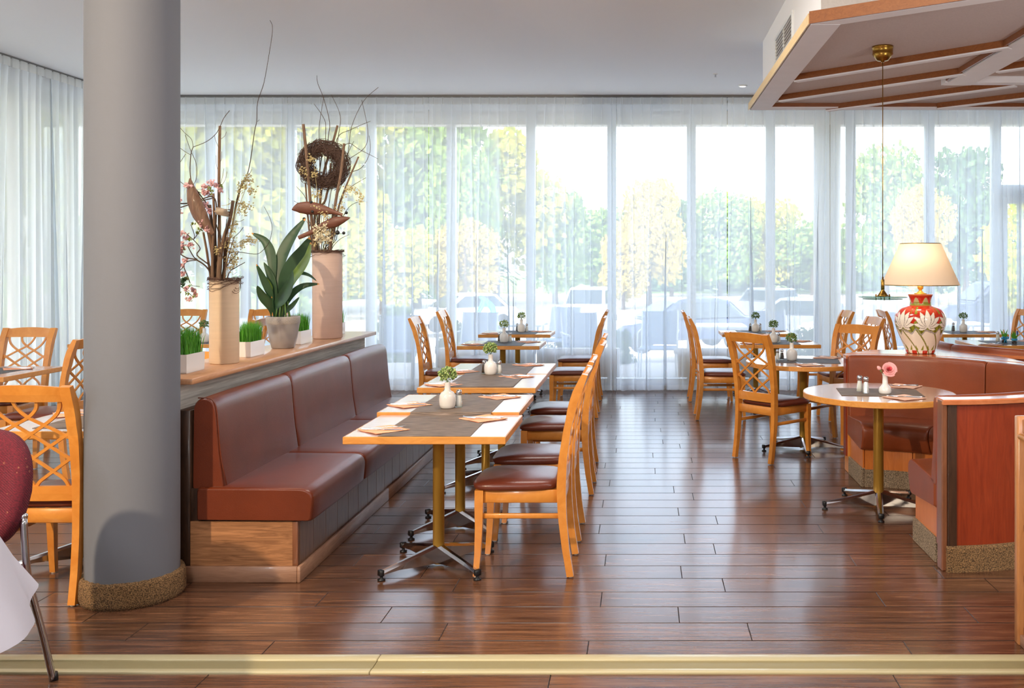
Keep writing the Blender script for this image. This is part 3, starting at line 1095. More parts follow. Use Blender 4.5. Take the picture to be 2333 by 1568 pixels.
def round_table(x, y, r, label, a0):
    t_ = thing('round_table', label, 'table', (x, y, 0), 0, 'round pedestal tables at the booths')
    N = 96
    obj('tabletop', MB().lathe([(r - .008, TH - .032), (r - .008, TH)], N), M['laminate_round'], t_)
    m = MB()
    pr = [(r - .008, TH - .036), (r - .003, TH - .036), (r, TH - .033), (r, TH - .003), (r - .003, TH + .0005), (r - .008, TH + .0005)]
    m.lathe(pr, N, cap=False)
    for f in range(len(m.s)):
        m.s[f] = False
    obj('edge_band', m, M['honey_edge'], t_)
    pedestal(t_, TH, 5, a0, .355, .032)
    return t_


round_table(1.335, 8.02, .475, 'far round table with white flower vase, beside the aisle chair', R(-93))
round_table(1.49, 6.10, .470, 'near round table with the pink rose, inside the curved booth', R(-101))

# ================================================================ BENCH, LEDGE WALL, BOOTHS
bench = thing('banquette', 'long brown leather banquette bench with oak plinth along the ledge wall', 'bench', (-1.9, 6.2, 0))


def B(name, mb, mat, parent=bench, **kw):
    mb.v = [(x + 1.9, y - 6.2, z) for x, y, z in mb.v]
    return obj(name, mb, mat, parent, **kw)


def cushion_loft(prof, y0, y1, puff=.012, bev=.022, n=10):
    """prof: closed list of (x, z); ends are rounded in and the faces puff out a little"""
    cxm = sum(p[0] for p in prof) / len(prof)
    czm = sum(p[1] for p in prof) / len(prof)
    rings = []
    ys = [(y0, .90), (y0 + bev * .3, .955), (y0 + bev, .99)] + [(y0 + bev + (y1 - y0 - 2 * bev) * i / n, 1 + puff * sin(PI * i / n)) for i in range(1, n)] + [(y1 - bev, .99), (y1 - bev * .3, .955), (y1, .90)]
    hx = max(abs(p[0] - cxm) for p in prof)
    hz = max(abs(p[1] - czm) for p in prof)
    for y, s in ys:
        ins = (1 - s)
        ring = []
        for x, z in prof:
            dx, dz = x - cxm, z - czm
            ring.append((cxm + dx * (1 - ins * min(1, .12 / hx * 1.0)) if s < 1 else cxm + dx * (1 + (s - 1) * .6), y, czm + dz * (1 - ins * min(1, .12 / hz)) if s < 1 else czm + dz * (1 + (s - 1) * .8)))
        rings.append(ring)
    return MB().loft(rings, smooth=True)


def rounded(pts, rads, k=5):
    out = []
    n = len(pts)
    for i, (p, r) in enumerate(zip(pts, rads)):
        p = Vector(p)
        a = (Vector(pts[i - 1]) - p)
        b = (Vector(pts[(i + 1) % n]) - p)
        if r <= 0:
            out.append((p.x, p.y))
            continue
        ra = min(r, a.length * .49)
        rb = min(r, b.length * .49)
        A, Bv = p + a.normalized() * ra, p + b.normalized() * rb
        for j in range(k + 1):
            t = j / k
            q = A * (1 - t) ** 2 + p * 2 * t * (1 - t) + Bv * t * t
            out.append((q.x, q.y))
    return out


seatp = rounded([(-2.16, .30), (-1.60, .295), (-1.585, .455), (-2.16, .46)], [.01, .015, .07, .02])
for y0, y1 in ((4.665, 5.56), (5.565, 6.72), (6.725, 7.84)):
    B('seat_cushion', cushion_loft(seatp, y0, y1), M['leather'])
backp = rounded([(-2.195, .44), (-2.035, .44), (-2.06, .60), (-2.085, .895), (-2.19, .885)], [.01, .02, .05, .075, .05])
for y0, y1 in ((4.70, 5.73), (5.735, 6.88), (6.885, 7.86)):
    B('back_cushion', cushion_loft(backp, y0, y1, .02, .03), M['leather'])


def piping(prof, y):
    return [(x, y, z) for x, z in prof]


B('piping', MB().tube(piping(rounded([(-2.03, .462), (-2.06, .60), (-2.083, .885), (-2.17, .888)], [0, .05, .07, 0]), 4.715), .0028, 6), M['leather'])
B('piping', MB().tube(piping(rounded([(-2.12, .458), (-1.593, .452), (-1.603, .305)], [0, .065, 0]), 4.682), .0028, 6), M['leather'])
B('end_panel', MB().box(-2.196, -1.70, 4.689, 4.699, .07, .292), M['bench_oak'])
B('corner_post', MB().box(-1.70, -1.674, 4.688, 4.71, .07, .292, .002), M['trim_brown'])
B('carcass', MB().box(-2.16, -1.69, 4.70, 7.82, .06, .295), M['dark_wood'])
y = 4.712
kk = 0
while y < 7.82:
    y1 = min(y + .193, 7.83)
    B('plank', MB().box(-1.690, -1.672, y + .001, y1 - .001, .07, .292, .0015, 1, smooth=False), M['bench_plank'])
    y = y1
B('baseboard', MB().box(-1.672, -1.655, 4.668, 6.30, 0, .078, .003, 1), M['bench_base'])
B('baseboard', MB().box(-1.672, -1.655, 6.302, 7.83, 0, .078, .003, 1), M['bench_base'])
B('baseboard', MB().box(-2.262, -1.6725, 4.668, 4.686, 0, .078, .003, 1), M['bench_base'])
B('back_panel', MB().box(-2.262, -2.198, 4.69, 7.86, .0, .83, .003, 1), M['dark_wood'])
B('back_panel', MB().box(-2.198, -2.125, 4.70, 4.72, .078, .45, .002, 1), M['dark_wood'])

# partition with wallpaper and beech ledge
lw = struct('wall_partition', MB().box(-2.50, -2.272, 4.74, 7.90, 0, .952), M['wallpaper'], label='low partition wall in ribbed grey wallpaper')
obj('ledge', MB().box(-2.58, -2.20, 4.72, 7.98, .952, .98, .002, 1), M['shelf_wood'], lw, label='beech ledge')

# ---- curved booth with the round table
BX, BY = 1.50, 6.03
booth = thing('curved_booth', 'half-round brown leather booth around the table with the pink rose', 'booth', (BX, BY, 0))
O2 = (0, 0)
A0, A1 = R(-90), R(90)


def SG(a0, a1, k, gap):
    w = (a1 - a0) / k
    return [(a0 + w * i + gap, a0 + w * (i + 1) - gap) for i in range(k)]


def arc_cushion(prof, a0, a1, n, c, parent, mat, name, puff=.015):
    rr = [p[0] for p in prof]
    rc = (min(rr) + max(rr)) / 2
    zc = sum(p[1] for p in prof) / len(prof)
    rings = []
    arl = (a1 - a0) * rc
    st = [(0, .85), (.006 / arl, .93), (.02 / arl, .985)] + [(.02 / arl + (1 - .04 / arl) * i / n, 1 + puff * sin(PI * i / n)) for i in range(1, n)] + [(1 - .02 / arl, .985), (1 - .006 / arl, .93), (1, .85)]
    for f, s in st:
        a = a0 + (a1 - a0) * f
        rings.append([(c[0] + (rc + (r - rc) * (s if s > 1 else 1 - (1 - s) * .35)) * cos(a), c[1] + (rc + (r - rc) * (s if s > 1 else 1 - (1 - s) * .35)) * sin(a), zc + (z - zc) * (s if s > 1 else 1 - (1 - s) * .35)) for r, z in prof])
    obj(name, MB().loft(rings, smooth=True), mat, parent)


bseat = rounded([(1.06, .29), (.60, .255), (.545, .40), (.60, .455), (1.06, .43)], [.01, .04, .09, .07, .01])
bback = rounded([(1.085, .40), (1.00, .40), (1.04, .62), (1.045, .868), (1.10, .868)], [.01, .02, .05, .04, .02])
for a0, a1 in ((R(-89.9), R(-45)), (R(-44.6), R(45)), (R(45.4), R(89.9))):
    arc_cushion(bseat, a0, a1, 14, O2, booth, M['leather_booth'], 'seat_cushion')
for a0, a1 in ((R(-89.9), R(-36)), (R(-35.6), R(35)), (R(35.4), R(89.4))):
    arc_cushion(bback, a0, a1, 14, O2, booth, M['leather_booth'], 'back_cushion')
# orange plinth boards in flats under the seat
for a0, a1 in SG(R(-87), R(87), 6, .004):
    obj('plinth_board', MB().arc([(.66, .12), (.66, .30), (.64, .30), (.64, .12)], a0, a1, 5, O2), M['orange_wood'], booth)
obj('carpet_skirting', MB().arc([(1.0, 0), (1.0, .135), (.652, .135), (.640, .12), (.640, 0)], R(-88), R(88), 40, O2), M['carpet_grey'], booth)
obj('carpet_skirting', MB().arc([(1.212, 0), (1.212, .118), (1.20, .128), (1.12, .128), (1.12, 0)], R(-89), R(89), 48, O2), M['carpet'], booth)
# outer panel, brown end trims and shining cap
for a0, a1 in SG(A0, A1, 4, .001):
    obj('outer_panel', MB().arc([(1.185, .12), (1.185, .835), (1.10, .835), (1.10, .12)], a0, a1, 14, O2), M['red_wood'], booth)
    obj('top_cap', MB().arc([(1.21, .838), (1.212, .858), (1.206, .864), (1.095, .864), (1.095, .838)], a0, a1, 14, O2), M['cap_wood'], booth)
for s in (-1, 1):
    def ybox(a, b, x0, x1, z0, z1, bev):
        return MB().box(x0, x1, min(s * a, s * b), max(s * a, s * b), z0, z1, bev, 1, smooth=False)
    if s < 0:
        obj('end_trim', ybox(1.112, 1.19, .0, .030, .0, .86, .006), M['trim_brown'], booth)
        obj('end_strip', ybox(1.10, 1.193, .030, .075, .125, .838, .003), M['dark_wood'], booth)
    else:
        obj('end_trim', ybox(1.06, 1.195, .012, .034, .0, .86, .004), M['honey'], booth)
    obj('end_board', ybox(.645, 1.05, .022, .034, .12, .28, .002), M['orange_wood'], booth)
    obj('end_skirting', ybox(.635, 1.05, .008, .03, 0, .128, .004), M['carpet_grey'], booth)

# ---- second booth, back to back, and the flat filler top between them that carries the lamp
CX2, CY2 = 3.42, 7.92
booth2 = thing('curved_booth', 'second curved booth whose low back rises behind the lamp', 'booth', (CX2, CY2, 0))
for a0, a1 in ((R(150), R(196)), (R(196.4), R(240)), (R(240.4), R(285))):
    arc_cushion(rounded([(1.0, .40), (.91, .40), (.95, .62), (.955, .905), (1.03, .905)], [.01, .02, .05, .045, .03]), a0, a1, 12, O2, booth2, M['leather_booth'], 'back_cushion')
    arc_cushion(rounded([(.98, .29), (.55, .26), (.50, .40), (.55, .455), (.98, .43)], [.01, .04, .09, .07, .01]), a0, a1, 12, O2, booth2, M['leather_booth'], 'seat_cushion')
    obj('outer_panel', MB().arc([(1.10, .12), (1.10, .84), (1.03, .84), (1.03, .12)], a0, a1, 12, O2), M['red_wood'], booth2)
    obj('top_cap', MB().arc([(1.12, .845), (1.12, .868), (1.005, .868), (1.005, .845)], a0, a1, 12, O2), M['cap_wood'], booth2)
obj('carpet_skirting', MB().arc([(1.11, 0), (1.11, .125), (.60, .125), (.60, 0)], R(150), R(285), 40, O2), M['carpet_grey'], booth2)
pl = [(1.53, 7.262), (1.80, 7.56), (2.02, 7.56)]
for k in range(13):
    a = R(186 + (224 - 186) * k / 12)
    pl.append((CX2 + 1.13 * cos(a), CY2 + 1.13 * sin(a)))
for k in range(17):
    a = R(22 + (88 - 22) * k / 16)
    pl.append((BX + 1.222 * cos(a), BY + 1.222 * sin(a)))
fx, fy = 2.0, 7.35
fill = thing('filler_cabinet', 'low cabinet between the two booths with shiny top under the lamp', 'cabinet', (fx, fy, 0))
pl2 = [(a - fx, b - fy) for a, b in pl]
obj('top', MB().prism(pl2, .845, .866), M['cap_wood'], fill)
pl3 = [(a * .97, b * .97) for a, b in pl2]
obj('body', MB().prism(pl3, 0, .845), M['red_wood'], fill)

# ---- buffet shelf cut off by the edge of the picture
cab = thing('buffet_cabinet', 'open brown buffet cabinet cut off at the edge beside the booth end', 'cabinet', (1.75, 3.4, 0))
for y0 in (3.905, 2.9):
    obj('side_panel', MB().box(-.23, .3, y0 - 3.4, y0 + .045 - 3.4, 0, .925, .004, 1), M['counter'], cab)
obj('top', MB().box(-.215, .3, -.455, .505, .86, .915, .003, 1), M['counter'], cab)
obj('front_rail', MB().tube([(-.222, .505, .845), (-.222, -.455, .845)], .012, 12), M['honey_edge'], cab)
obj('back_panel', MB().box(.28, .3, -.455, .505, .02, .86), M['maroon'], cab)
obj('base', MB().box(-.225, .28, -.455, .505, 0, .045, .003, 1), M['bench_base'], cab)
for z in (.045, .255, .46):
    obj('shelf', MB().box(-.21, .28, -.455, .505, z, z + .03, .003, 1), M['maroon'], cab)
obj('lining', MB().box(-.20, .28, .495, .505, .05, .86), M['maroon'], cab)

# ---- red upholstered chair and the white-clothed table
rc = thing('upholstered_chair', 'red patterned chair with rounded back and chrome legs at the white table', 'chair', (-2.46, 3.37, 0))
m = MB()
rings = []
for yy, s in ((-.028, .86), (-.022, .96), (0, 1.0), (.03, 1.0), (.045, .96), (.05, .88)):
    ring = []
    for j in range(44):
        a = 2 * PI * j / 44
        ca, sa = cos(a), sin(a)
        e = 2.7
        rx = abs(ca) ** (2 / e) * (1 if ca >= 0 else -1)
        rz = abs(sa) ** (2 / e) * (1 if sa >= 0 else -1)
        w = .232 * (1 - .12 * max(0, -rz))
        zz = .715 + rz * .215 * s
        ring.append((rx * w * s, yy + .14 + (zz - .5) * .16 - .05 * rx * rx, zz))
    rings.append(ring)
m.loft(rings, smooth=True)
obj('backrest', m, M['red_cloth'], rc)
m = MB()
m.box(-.23, .23, -.33, .10, .345, .415, .03, 3)
obj('seat', m, M['red_cloth'], rc)
for s in (-1, 1):
    obj('leg', MB().tube(smooth_path([(s * .275, .21, 0), (s * .262, .17, .18), (s * .235, .125, .42), (s * .212, .135, .625)], 5), .0125, 14), M['chrome'], rc)
    obj('tube_cap', MB().lathe([(.013, 0), (.0145, .006), (.0145, .016), (.008, .022), (0, .023)], 16, (s * .212, .136, .618)), M['steel'], rc)
    obj('foot', MB().lathe([(.015, 0), (.015, .014), (.0125, .03)], 16, (s * .276, .212, 0)), M['black'], rc)
    obj('leg', MB().tube([(s * .23, -.27, 0), (s * .21, -.24, .35)], .0125, 12), M['chrome'], rc)
obj('cross_bar', MB().tube([(-.235, .125, .42), (.235, .125, .42)], .009, 10), M['chrome'], rc)

TCX, TCY = -2.50, 2.72
wt_ = thing('cloth_table', 'table under the white cloth at the picture edge, before the red chair', 'table', (TCX, TCY, 0))
obj('tabletop', MB().lathe([(.52, .70), (.53, .705), (.53, .725), (.52, .73)], 48), M['laminate'], wt_)
pedestal(wt_, .735, 4, R(45), .335)
cm = MB()
NA, rings = 120, []
prof = [(0, .738), (.3, .738), (.50, .738), (.545, .733), (.563, .71), (.588, .63), (.623, .52), (.652, .43), (.668, .36)]
vs, fs = [], []
for i, (r, z) in enumerate(prof):
    for j in range(NA):
        a = 2 * PI * j / NA
        q = max(0, (i - 4) / 4)
        crn = abs(cos(2 * (a - R(52)))) ** 3           # four cloth corners hang lower
        ripple = 1 + q * (.045 * cos(8 * (a - R(57))) + .02 * sin(13 * a + 1)) + q * .04 * crn
        zz = z + q * (.075 + .012 * sin(8 * a + .6))
        vs.append((r * ripple * cos(a), r * ripple * sin(a), zz))
for i in range(len(prof) - 1):
    for j in range(NA):
        fs.append((i * NA + j, i * NA + (j + 1) % NA, (i + 1) * NA + (j + 1) % NA, (i + 1) * NA + j))
cm.add(vs, fs, True)
tc = obj('tablecloth', cm, M['cloth'], None, (TCX, TCY, 0))
tag(tc, 'white cloth hanging in a pointed corner in front of the red chair', 'tablecloth')

# ================================================================ TABLEWARE
def runner(name_lb, cx_, y0, y1, w, z, mat='runner', step=None, rot=0):
    """mat laid flat; step=(y, dz): drops dz before y"""
    m = MB()
    ys = [y0, y1] if not step else [y0, step[0] - .012, step[0] + .008, y1]
    zz = [0, 0] if not step else [-step[1], -step[1], 0, 0]
    yc = (y0 + y1) / 2
    rings = []
    for y, d in zip(ys, zz):
        rings.append([(-w / 2, y - yc, d), (w / 2, y - yc, d), (w / 2, y - yc, d + .002), (-w / 2, y - yc, d + .002)])
    m.loft(rings)
    o = obj('table_runner', m, M[mat], None, (cx_, yc, z + .0008), (0, 0, rot))
    return tag(o, name_lb, 'table runner', 'woven table runners')


runner('long brown woven runner over the two tables nearest the floor strip', -1.046, 4.615, 5.98, .44, TH, 'runner', (5.262, .014))
runner('brown woven runner over the third and fourth bench tables', -1.075, 6.33, 7.80, .45, TH + .002, 'runner')
runner('dark mat on the lone table beyond the bench end', -1.40, 9.47, 10.08, .42, TH, 'runner_dark')
runner('dark mat on the bench row table touching the curtain', -1.42, 10.85, 11.42, .42, TH + .01, 'runner_dark')
runner('dark mat on the front table of the pair across the aisle', 1.37, 9.62, 10.18, .42, TH, 'runner_dark')
runner('dark mat on the curtain table across the aisle', 1.31, 10.92, 11.44, .42, TH + .012, 'runner_dark')
runner('brown mat on the table half hidden by the column', -2.80, 4.76, 5.30, .42, TH, 'runner')
runner('grey mat on the table by the side curtain', -4.95, 6.98, 7.50, .46, TH, 'runner_dark')
runner('dark mat on the table with the blue-ribboned jars', 3.80, 9.62, 10.08, .60, TH, 'runner_dark')
runner('dark mat behind the blue-ribboned jars, under a white vase', 3.72, 10.95, 11.40, .44, TH + .01, 'runner_dark')
runner('dark mat on the table glimpsed over the ledge', -4.46, 9.75, 10.30, .42, TH, 'runner_dark')
runner('brown mat under the pink rose on the near round table', 1.49, 5.90, 6.26, .50, TH, 'runner', rot=R(-6))
runner('grey mat on the far round table', 1.37, 7.84, 8.2, .52, TH, 'runner_dark', rot=R(-8))


def napkin_mesh(s=.19):
    m = MB()
    rn = random.Random(3)

    def fn(u, v):
        x, y = (u - .5) * s, (v - .5) * s
        z = .0035 + .0015 * sin(9 * u + 2) * sin(7 * v) + .004 * max(0, abs(u - .5) + abs(v - .5) - .6)
        return (x, y, z)
    m.grid(fn, 8, 8)
    m.grid(lambda u, v: (lambda p: (p[0] * .99, p[1] * .985, p[2] - .003))(fn(u, v)), 8, 8)
    return m.mesh('napkin', M['salmon'])


NAP = napkin_mesh()
NAPB = napkin_mesh()
NAPB.materials.clear()
NAPB.materials.append(M['salmon_pale'])


def fork_mesh():
    m = MB()
    pts = [(-.095, 0, .003), (-.06, 0, .004), (0, 0, .006), (.035, 0, .006), (.05, 0, .003)]
    w = [.0055, .0045, .003, .003, .009]
    rings = [[(x, -a, z), (x, a, z), (x, a * .9, z + .002), (x, -a * .9, z + .002)] for (x, y, z), a in zip(pts, w)]
    m.loft(rings, smooth=False)
    rings = [[(x, -.011, z), (x, .011, z), (x, .011, z + .0016), (x, -.011, z + .0016)] for x, z in ((.048, .003), (.062, .003))]
    m.loft(rings)
    for k in range(4):
        y = -.0095 + k * .00633
        m.loft([[(x, y - b, z), (x, y + b, z), (x, y + b, z + .0014), (x, y - b, z + .0014)] for x, z, b in ((.060, .003, .0017), (.085, .005, .0014), (.104, .011, .0009))])
    return m.mesh('fork', M['steel'])


def knife_mesh():
    m = MB()
    m.loft([[(x, -a, .0015), (x, a, .0015), (x, a * .8, .0065 if x < 0 else .003), (x, -a * .8, .0065 if x < 0 else .003)] for x, a in ((-.105, .007), (-.09, .0085), (-.02, .006), (.0, .005), (.012, .009), (.07, .0095), (.095, .006), (.104, .001))])
    return m.mesh('knife', M['steel'])


FORK, KNIFE = fork_mesh(), knife_mesh()


def setting(x, y, where, h=TH, d=0, pale=False):
    """napkin on its point with a fork and a knife on it; d = direction (degrees) the tips point to"""
    n = obj('napkin', NAPB if pale else NAP, None, None, (x, y, h + .001), (0, 0, R(d + 45)))
    tag(n, 'folded salmon napkin ' + where, 'napkin', 'salmon napkins')
    a = R(d)
    f = obj('fork', FORK, None, None, (x - sin(a) * .022, y + cos(a) * .022, h + .0065), (0, R(-2), a + R(4)))
    tag(f, 'steel fork on the napkin ' + where, 'fork', 'forks on napkins')
    k = obj('knife', KNIFE, None, None, (x + sin(a) * .016, y - cos(a) * .016, h + .0065), (0, 0, a - R(3)))
    tag(k, 'steel knife on the napkin ' + where, 'knife', 'knives on napkins')


setting(-1.285, 4.79, 'bench side of the table nearest the floor strip', TH - .0135, 0)
setting(-.845, 5.13, 'chair side of the table nearest the floor strip', TH - .0135, 180)
setting(-1.335, 5.53, 'bench side of the second table', TH, 0)
setting(-.865, 5.86, 'chair side of the second table', TH, 180)
setting(-1.33, 6.45, 'bench side of the third bench table', TH + .0005, 0)
setting(-.90, 6.90, 'chair side of the third bench table', TH + .0005, 180)
setting(-1.34, 7.20, 'bench side of the fourth bench table', TH + .0025, 0)
setting(-.905, 7.66, 'chair side of the fourth bench table', TH + .0025, 180)
setting(-1.68, 9.62, 'on the lone table, side away from the aisle', TH, 0)
setting(-1.17, 9.92, 'on the lone table, aisle side', TH, 180)
setting(-1.71, 10.97, 'on the bench row curtain table, side away from the aisle', TH + .01, 0)
setting(-1.18, 11.28, 'on the bench row curtain table, aisle side', TH + .01, 180)
setting(1.10, 9.74, 'on the front table across the aisle, aisle side', TH, 0)
setting(1.64, 10.02, 'on the front table across the aisle, far side', TH, 180)
setting(1.02, 11.04, 'on the curtain table across the aisle, aisle side', TH + .012, 0)
setting(1.56, 11.30, 'on the curtain table across the aisle, far side', TH + .012, 180)
setting(-3.06, 5.20, 'on the table half hidden by the column', TH, -10)
setting(-2.70, 5.32, 'beside the column, behind the salt shaker', TH, 180)
setting(-5.07, 7.08, 'near edge of the table by the side curtain', TH, 8)
setting(-4.80, 7.42, 'far edge of the table by the side curtain', TH, 170)
setting(3.45, 9.58, 'in front of the blue-ribboned jars', TH, 4)
setting(4.02, 10.0, 'beside the blue-ribboned jars, door side', TH, 180)
setting(3.98, 11.18, 'on the table behind the blue-ribboned jars', TH + .01, 180)
setting(1.58, 5.83, 'in front of the pink rose on the near round table', TH, 166, True)
setting(1.72, 6.36, 'behind the pink rose on the near round table', TH, 190, True)
setting(1.33, 7.70, 'near edge of the far round table', TH, 150, True)
setting(1.58, 8.28, 'far edge of the far round table', TH, 190, True)


def bottle_vase(x, y, z, s, label, name='bud_vase'):
    o = obj(name, MB().lathe([(a * s, b * s) for a, b in ((0, 0), (.034, 0), (.040, .004), (.045, .02), (.0465, .05), (.044, .074), (.033, .089), (.020, .096), (.0165, .104), (.0165, .14), (.0185, .146), (.0155, .146), (.013, .13), (.013, .10))], 32, cap=False), M['ceramic'], None, (x, y, z))
    return tag(o, label, 'vase', 'small white flower vases')


def posy(x, y, z, r, label, seed, dark=False, n=70):
    rn = random.Random(seed)
    t_ = thing('flower_posy', label, 'flowers', (x, y, z), 0, 'small green posies')
    st = MB()
    fl_ = MB()
    for k in range(9):
        a = rn.uniform(0, 6.28)
        b = rn.uniform(.1, .8)
        st.tube([(0, 0, -.03), (.004 * cos(a), .004 * sin(a), .01), (r * .7 * b * cos(a), r * .7 * b * sin(a), r * .9)], .0012, 5, cap=False)
    for k in range(n):
        u = rn.uniform(-.75, 1)
        a = rn.uniform(0, 6.28)
        q = r * rn.uniform(.6, 1.05)
        rr = math.sqrt(max(0, 1 - u * u)) * q
        c = Vector((rr * cos(a), rr * sin(a), r * .95 + u * q * .85))
        s = r * rn.uniform(.07, .13)
        bm = bmesh.new()
        bmesh.ops.create_icosphere(bm, subdivisions=1, radius=s)
        fl_.add([v.co * rn.uniform(.8, 1.2) + c for v in bm.verts], [[v.index for v in f.verts] for f in bm.faces], True, 0 if rn.random() < .6 else 1)
        bm.free()
    for k in range(8):
        a = rn.uniform(0, 6.28)
        e = Vector((cos(a), sin(a), rn.uniform(-.3, .6))).normalized()
        p = Vector((0, 0, r * .8)) + e * r * .7
        q = p + e * r * .5
        s = e.cross(Vector((0, 0, 1))).normalized() * r * .14
        fl_.add([p - s * .3, p + s, q, p - s], [(0, 1, 2, 3)], False, 1)
    obj('stems', st, M['stem'], t_, kind='stuff')
    obj('florets', fl_, [M['florets_dark'] if dark else M['florets'], M['florets_dark']], t_, kind='stuff')
    return t_


PV = [(-1.095, 5.42, TH + .003, 'on the runner of the two tables nearest the floor strip'), (-1.107, 7.03, TH + .005, 'between the third and fourth bench tables'),
      (-1.417, 9.88, TH + .003, 'on the lone table past the bench end'), (-1.405, 11.2, TH + .013, 'on the bench row table touching the curtain'),
      (1.335, 9.85, TH + .003, 'on the front table of the pair across the aisle'), (1.31, 11.2, TH + .015, 'on the curtain table across the aisle'),
      (1.245, 8.06, TH + .003, 'on the far round table'), (3.72, 11.2, TH + .013, 'on the table behind the blue-ribboned jars'),
      (-4.47, 9.85, TH + .003, 'glimpsed over the ledge beside the sand vase')]
for i, (x, y, z, w) in enumerate(PV):
    bottle_vase(x, y, z, 1.0, 'white bottle vase ' + w)
    posy(x, y, z + .14, .052 if i < 2 else .05, 'green and white posy ' + w, 50 + i, dark=i > 3, n=300 if i < 2 else 170)
SALT = [((0, 0), (.0195, 0), (.021, .003), (.017, .03), (.0125, .062), (.0125, .068)), ((.0135, .066), (.0145, .07), (.0145, .08), (.011, .088), (0, .090))]


def shaker(x, y, z, label, pep=False, s=1.0):
    t_ = thing('pepper_shaker' if pep else 'salt_shaker', label, 'pepper shaker' if pep else 'salt shaker', (x, y, z), random.random(), 'glass salt and pepper shakers')
    b_ = MB().lathe([(a * s, b * s) for a, b in SALT[0]], 8, cap=False)
    b_.s = [False] * len(b_.s)
    obj('body', b_, M['clear'], t_)
    obj('cap', MB().lathe([(a * s, b * s) for a, b in SALT[1]], 20), M['steel'], t_)
    obj('contents', MB().lathe([(0, .003 * s), (.0185 * s, .004 * s), (.0160 * s, .03 * s), (.0118 * s, .060 * s), (0, .061 * s)], 8), M['pepper'] if pep else M['salt'], t_)


for i, (x, y, z, w) in enumerate(PV):
    if i == 8:
        continue
    if i == 6:
        shaker(x - .115, y + .02, z, 'salt shaker ' + w)
        shaker(x - .075, y + .05, z, 'pepper shaker ' + w, True)
        continue
    if i == 7:
        shaker(x - .10, y + .05, z, 'pepper shaker ' + w, True, 1.2)
        continue
    shaker(x + .058, y + .035, z, 'salt shaker ' + w, False, 1.1)
    shaker(x - .055 if i > 0 else x - .02, y + .06, z, 'pepper shaker ' + w, True, 1.1)
shaker(-2.66, 4.93, TH + .003, 'salt shaker standing right beside the grey column', False, 1.35)
shaker(1.395, 6.03, TH + .003, 'front one of the two salt shakers beside the rose', False, 1.15)
shaker(1.372, 6.10, TH + .003, 'rear one of the two salt shakers beside the rose', False, 1.15)
shaker(3.66, 9.95, TH + .003, 'salt shaker beside the blue-ribboned jars', False, 1.2)

# rose in its own little vase
o = obj('bud_vase', MB().lathe([(0, 0), (.034, 0), (.0385, .006), (.040, .02), (.036, .036), (.024, .05), (.0175, .06), (.0155, .10), (.017, .117), (.0195, .122), (.0165, .122), (.013, .11), (.013, .07)], 32, cap=False), M['ceramic'], None, (1.512, 6.02, TH + .003))
tag(o, 'white bell-footed bud vase holding the pink rose', 'vase')
rs = thing('rose', 'big open pink rose with a bud in a white bud vase', 'flower', (1.512, 6.02, TH + .12))
obj('stem', MB().tube([(0, 0, -.06), (.002, -.002, 0), (.012, -.008, .03)], .0025, 8), M['stem'], rs)
hm = Matrix.Translation((.022, -.012, .032)) @ Matrix.Rotation(R(62), 4, Vector((1, .12, 0)))
rn = random.Random(5)
for k in range(17):
    f = k / 16
    rad = .006 + .037 * f
    a0 = k * 2.4
    ht = .034 - .012 * f
    span = 1.5 - .3 * f
    pm = MB()

    def fn(u, v, rad=rad, a0=a0, ht=ht, span=span, f=f):
        a = a0 + (u - .5) * span * 2 * (1 - .25 * v * v)
        r_ = rad * (.35 + .65 * v) + f * .009 * v ** 3
        z = -.012 + ht * v * (1 - .25 * (2 * u - 1) ** 2) - f * .012 * max(0, v - .6)
        return hm @ Vector((r_ * cos(a), r_ * sin(a), z))
    pm.grid(fn, 8, 5)
    obj('petal', pm, M['rose_in'] if k < 5 else M['rose'], rs)
bud = MB().lathe([(0, 0), (.009, .004), (.012, .013), (.009, .024), (.002, .031), (0, .031)], 12)
bud.v = [tuple(Matrix.Translation((-.030, -.005, .03)) @ Matrix.Rotation(R(-40), 4, 'Y') @ Vector(v)) for v in bud.v]
obj('bud', bud, M['rose'], rs)
obj('sepal', MB().tube([(0, 0, .0), (-.02, -.003, .012), (-.032, -.005, .032)], [.002, .002, .006], 8), M['stem'], rs)

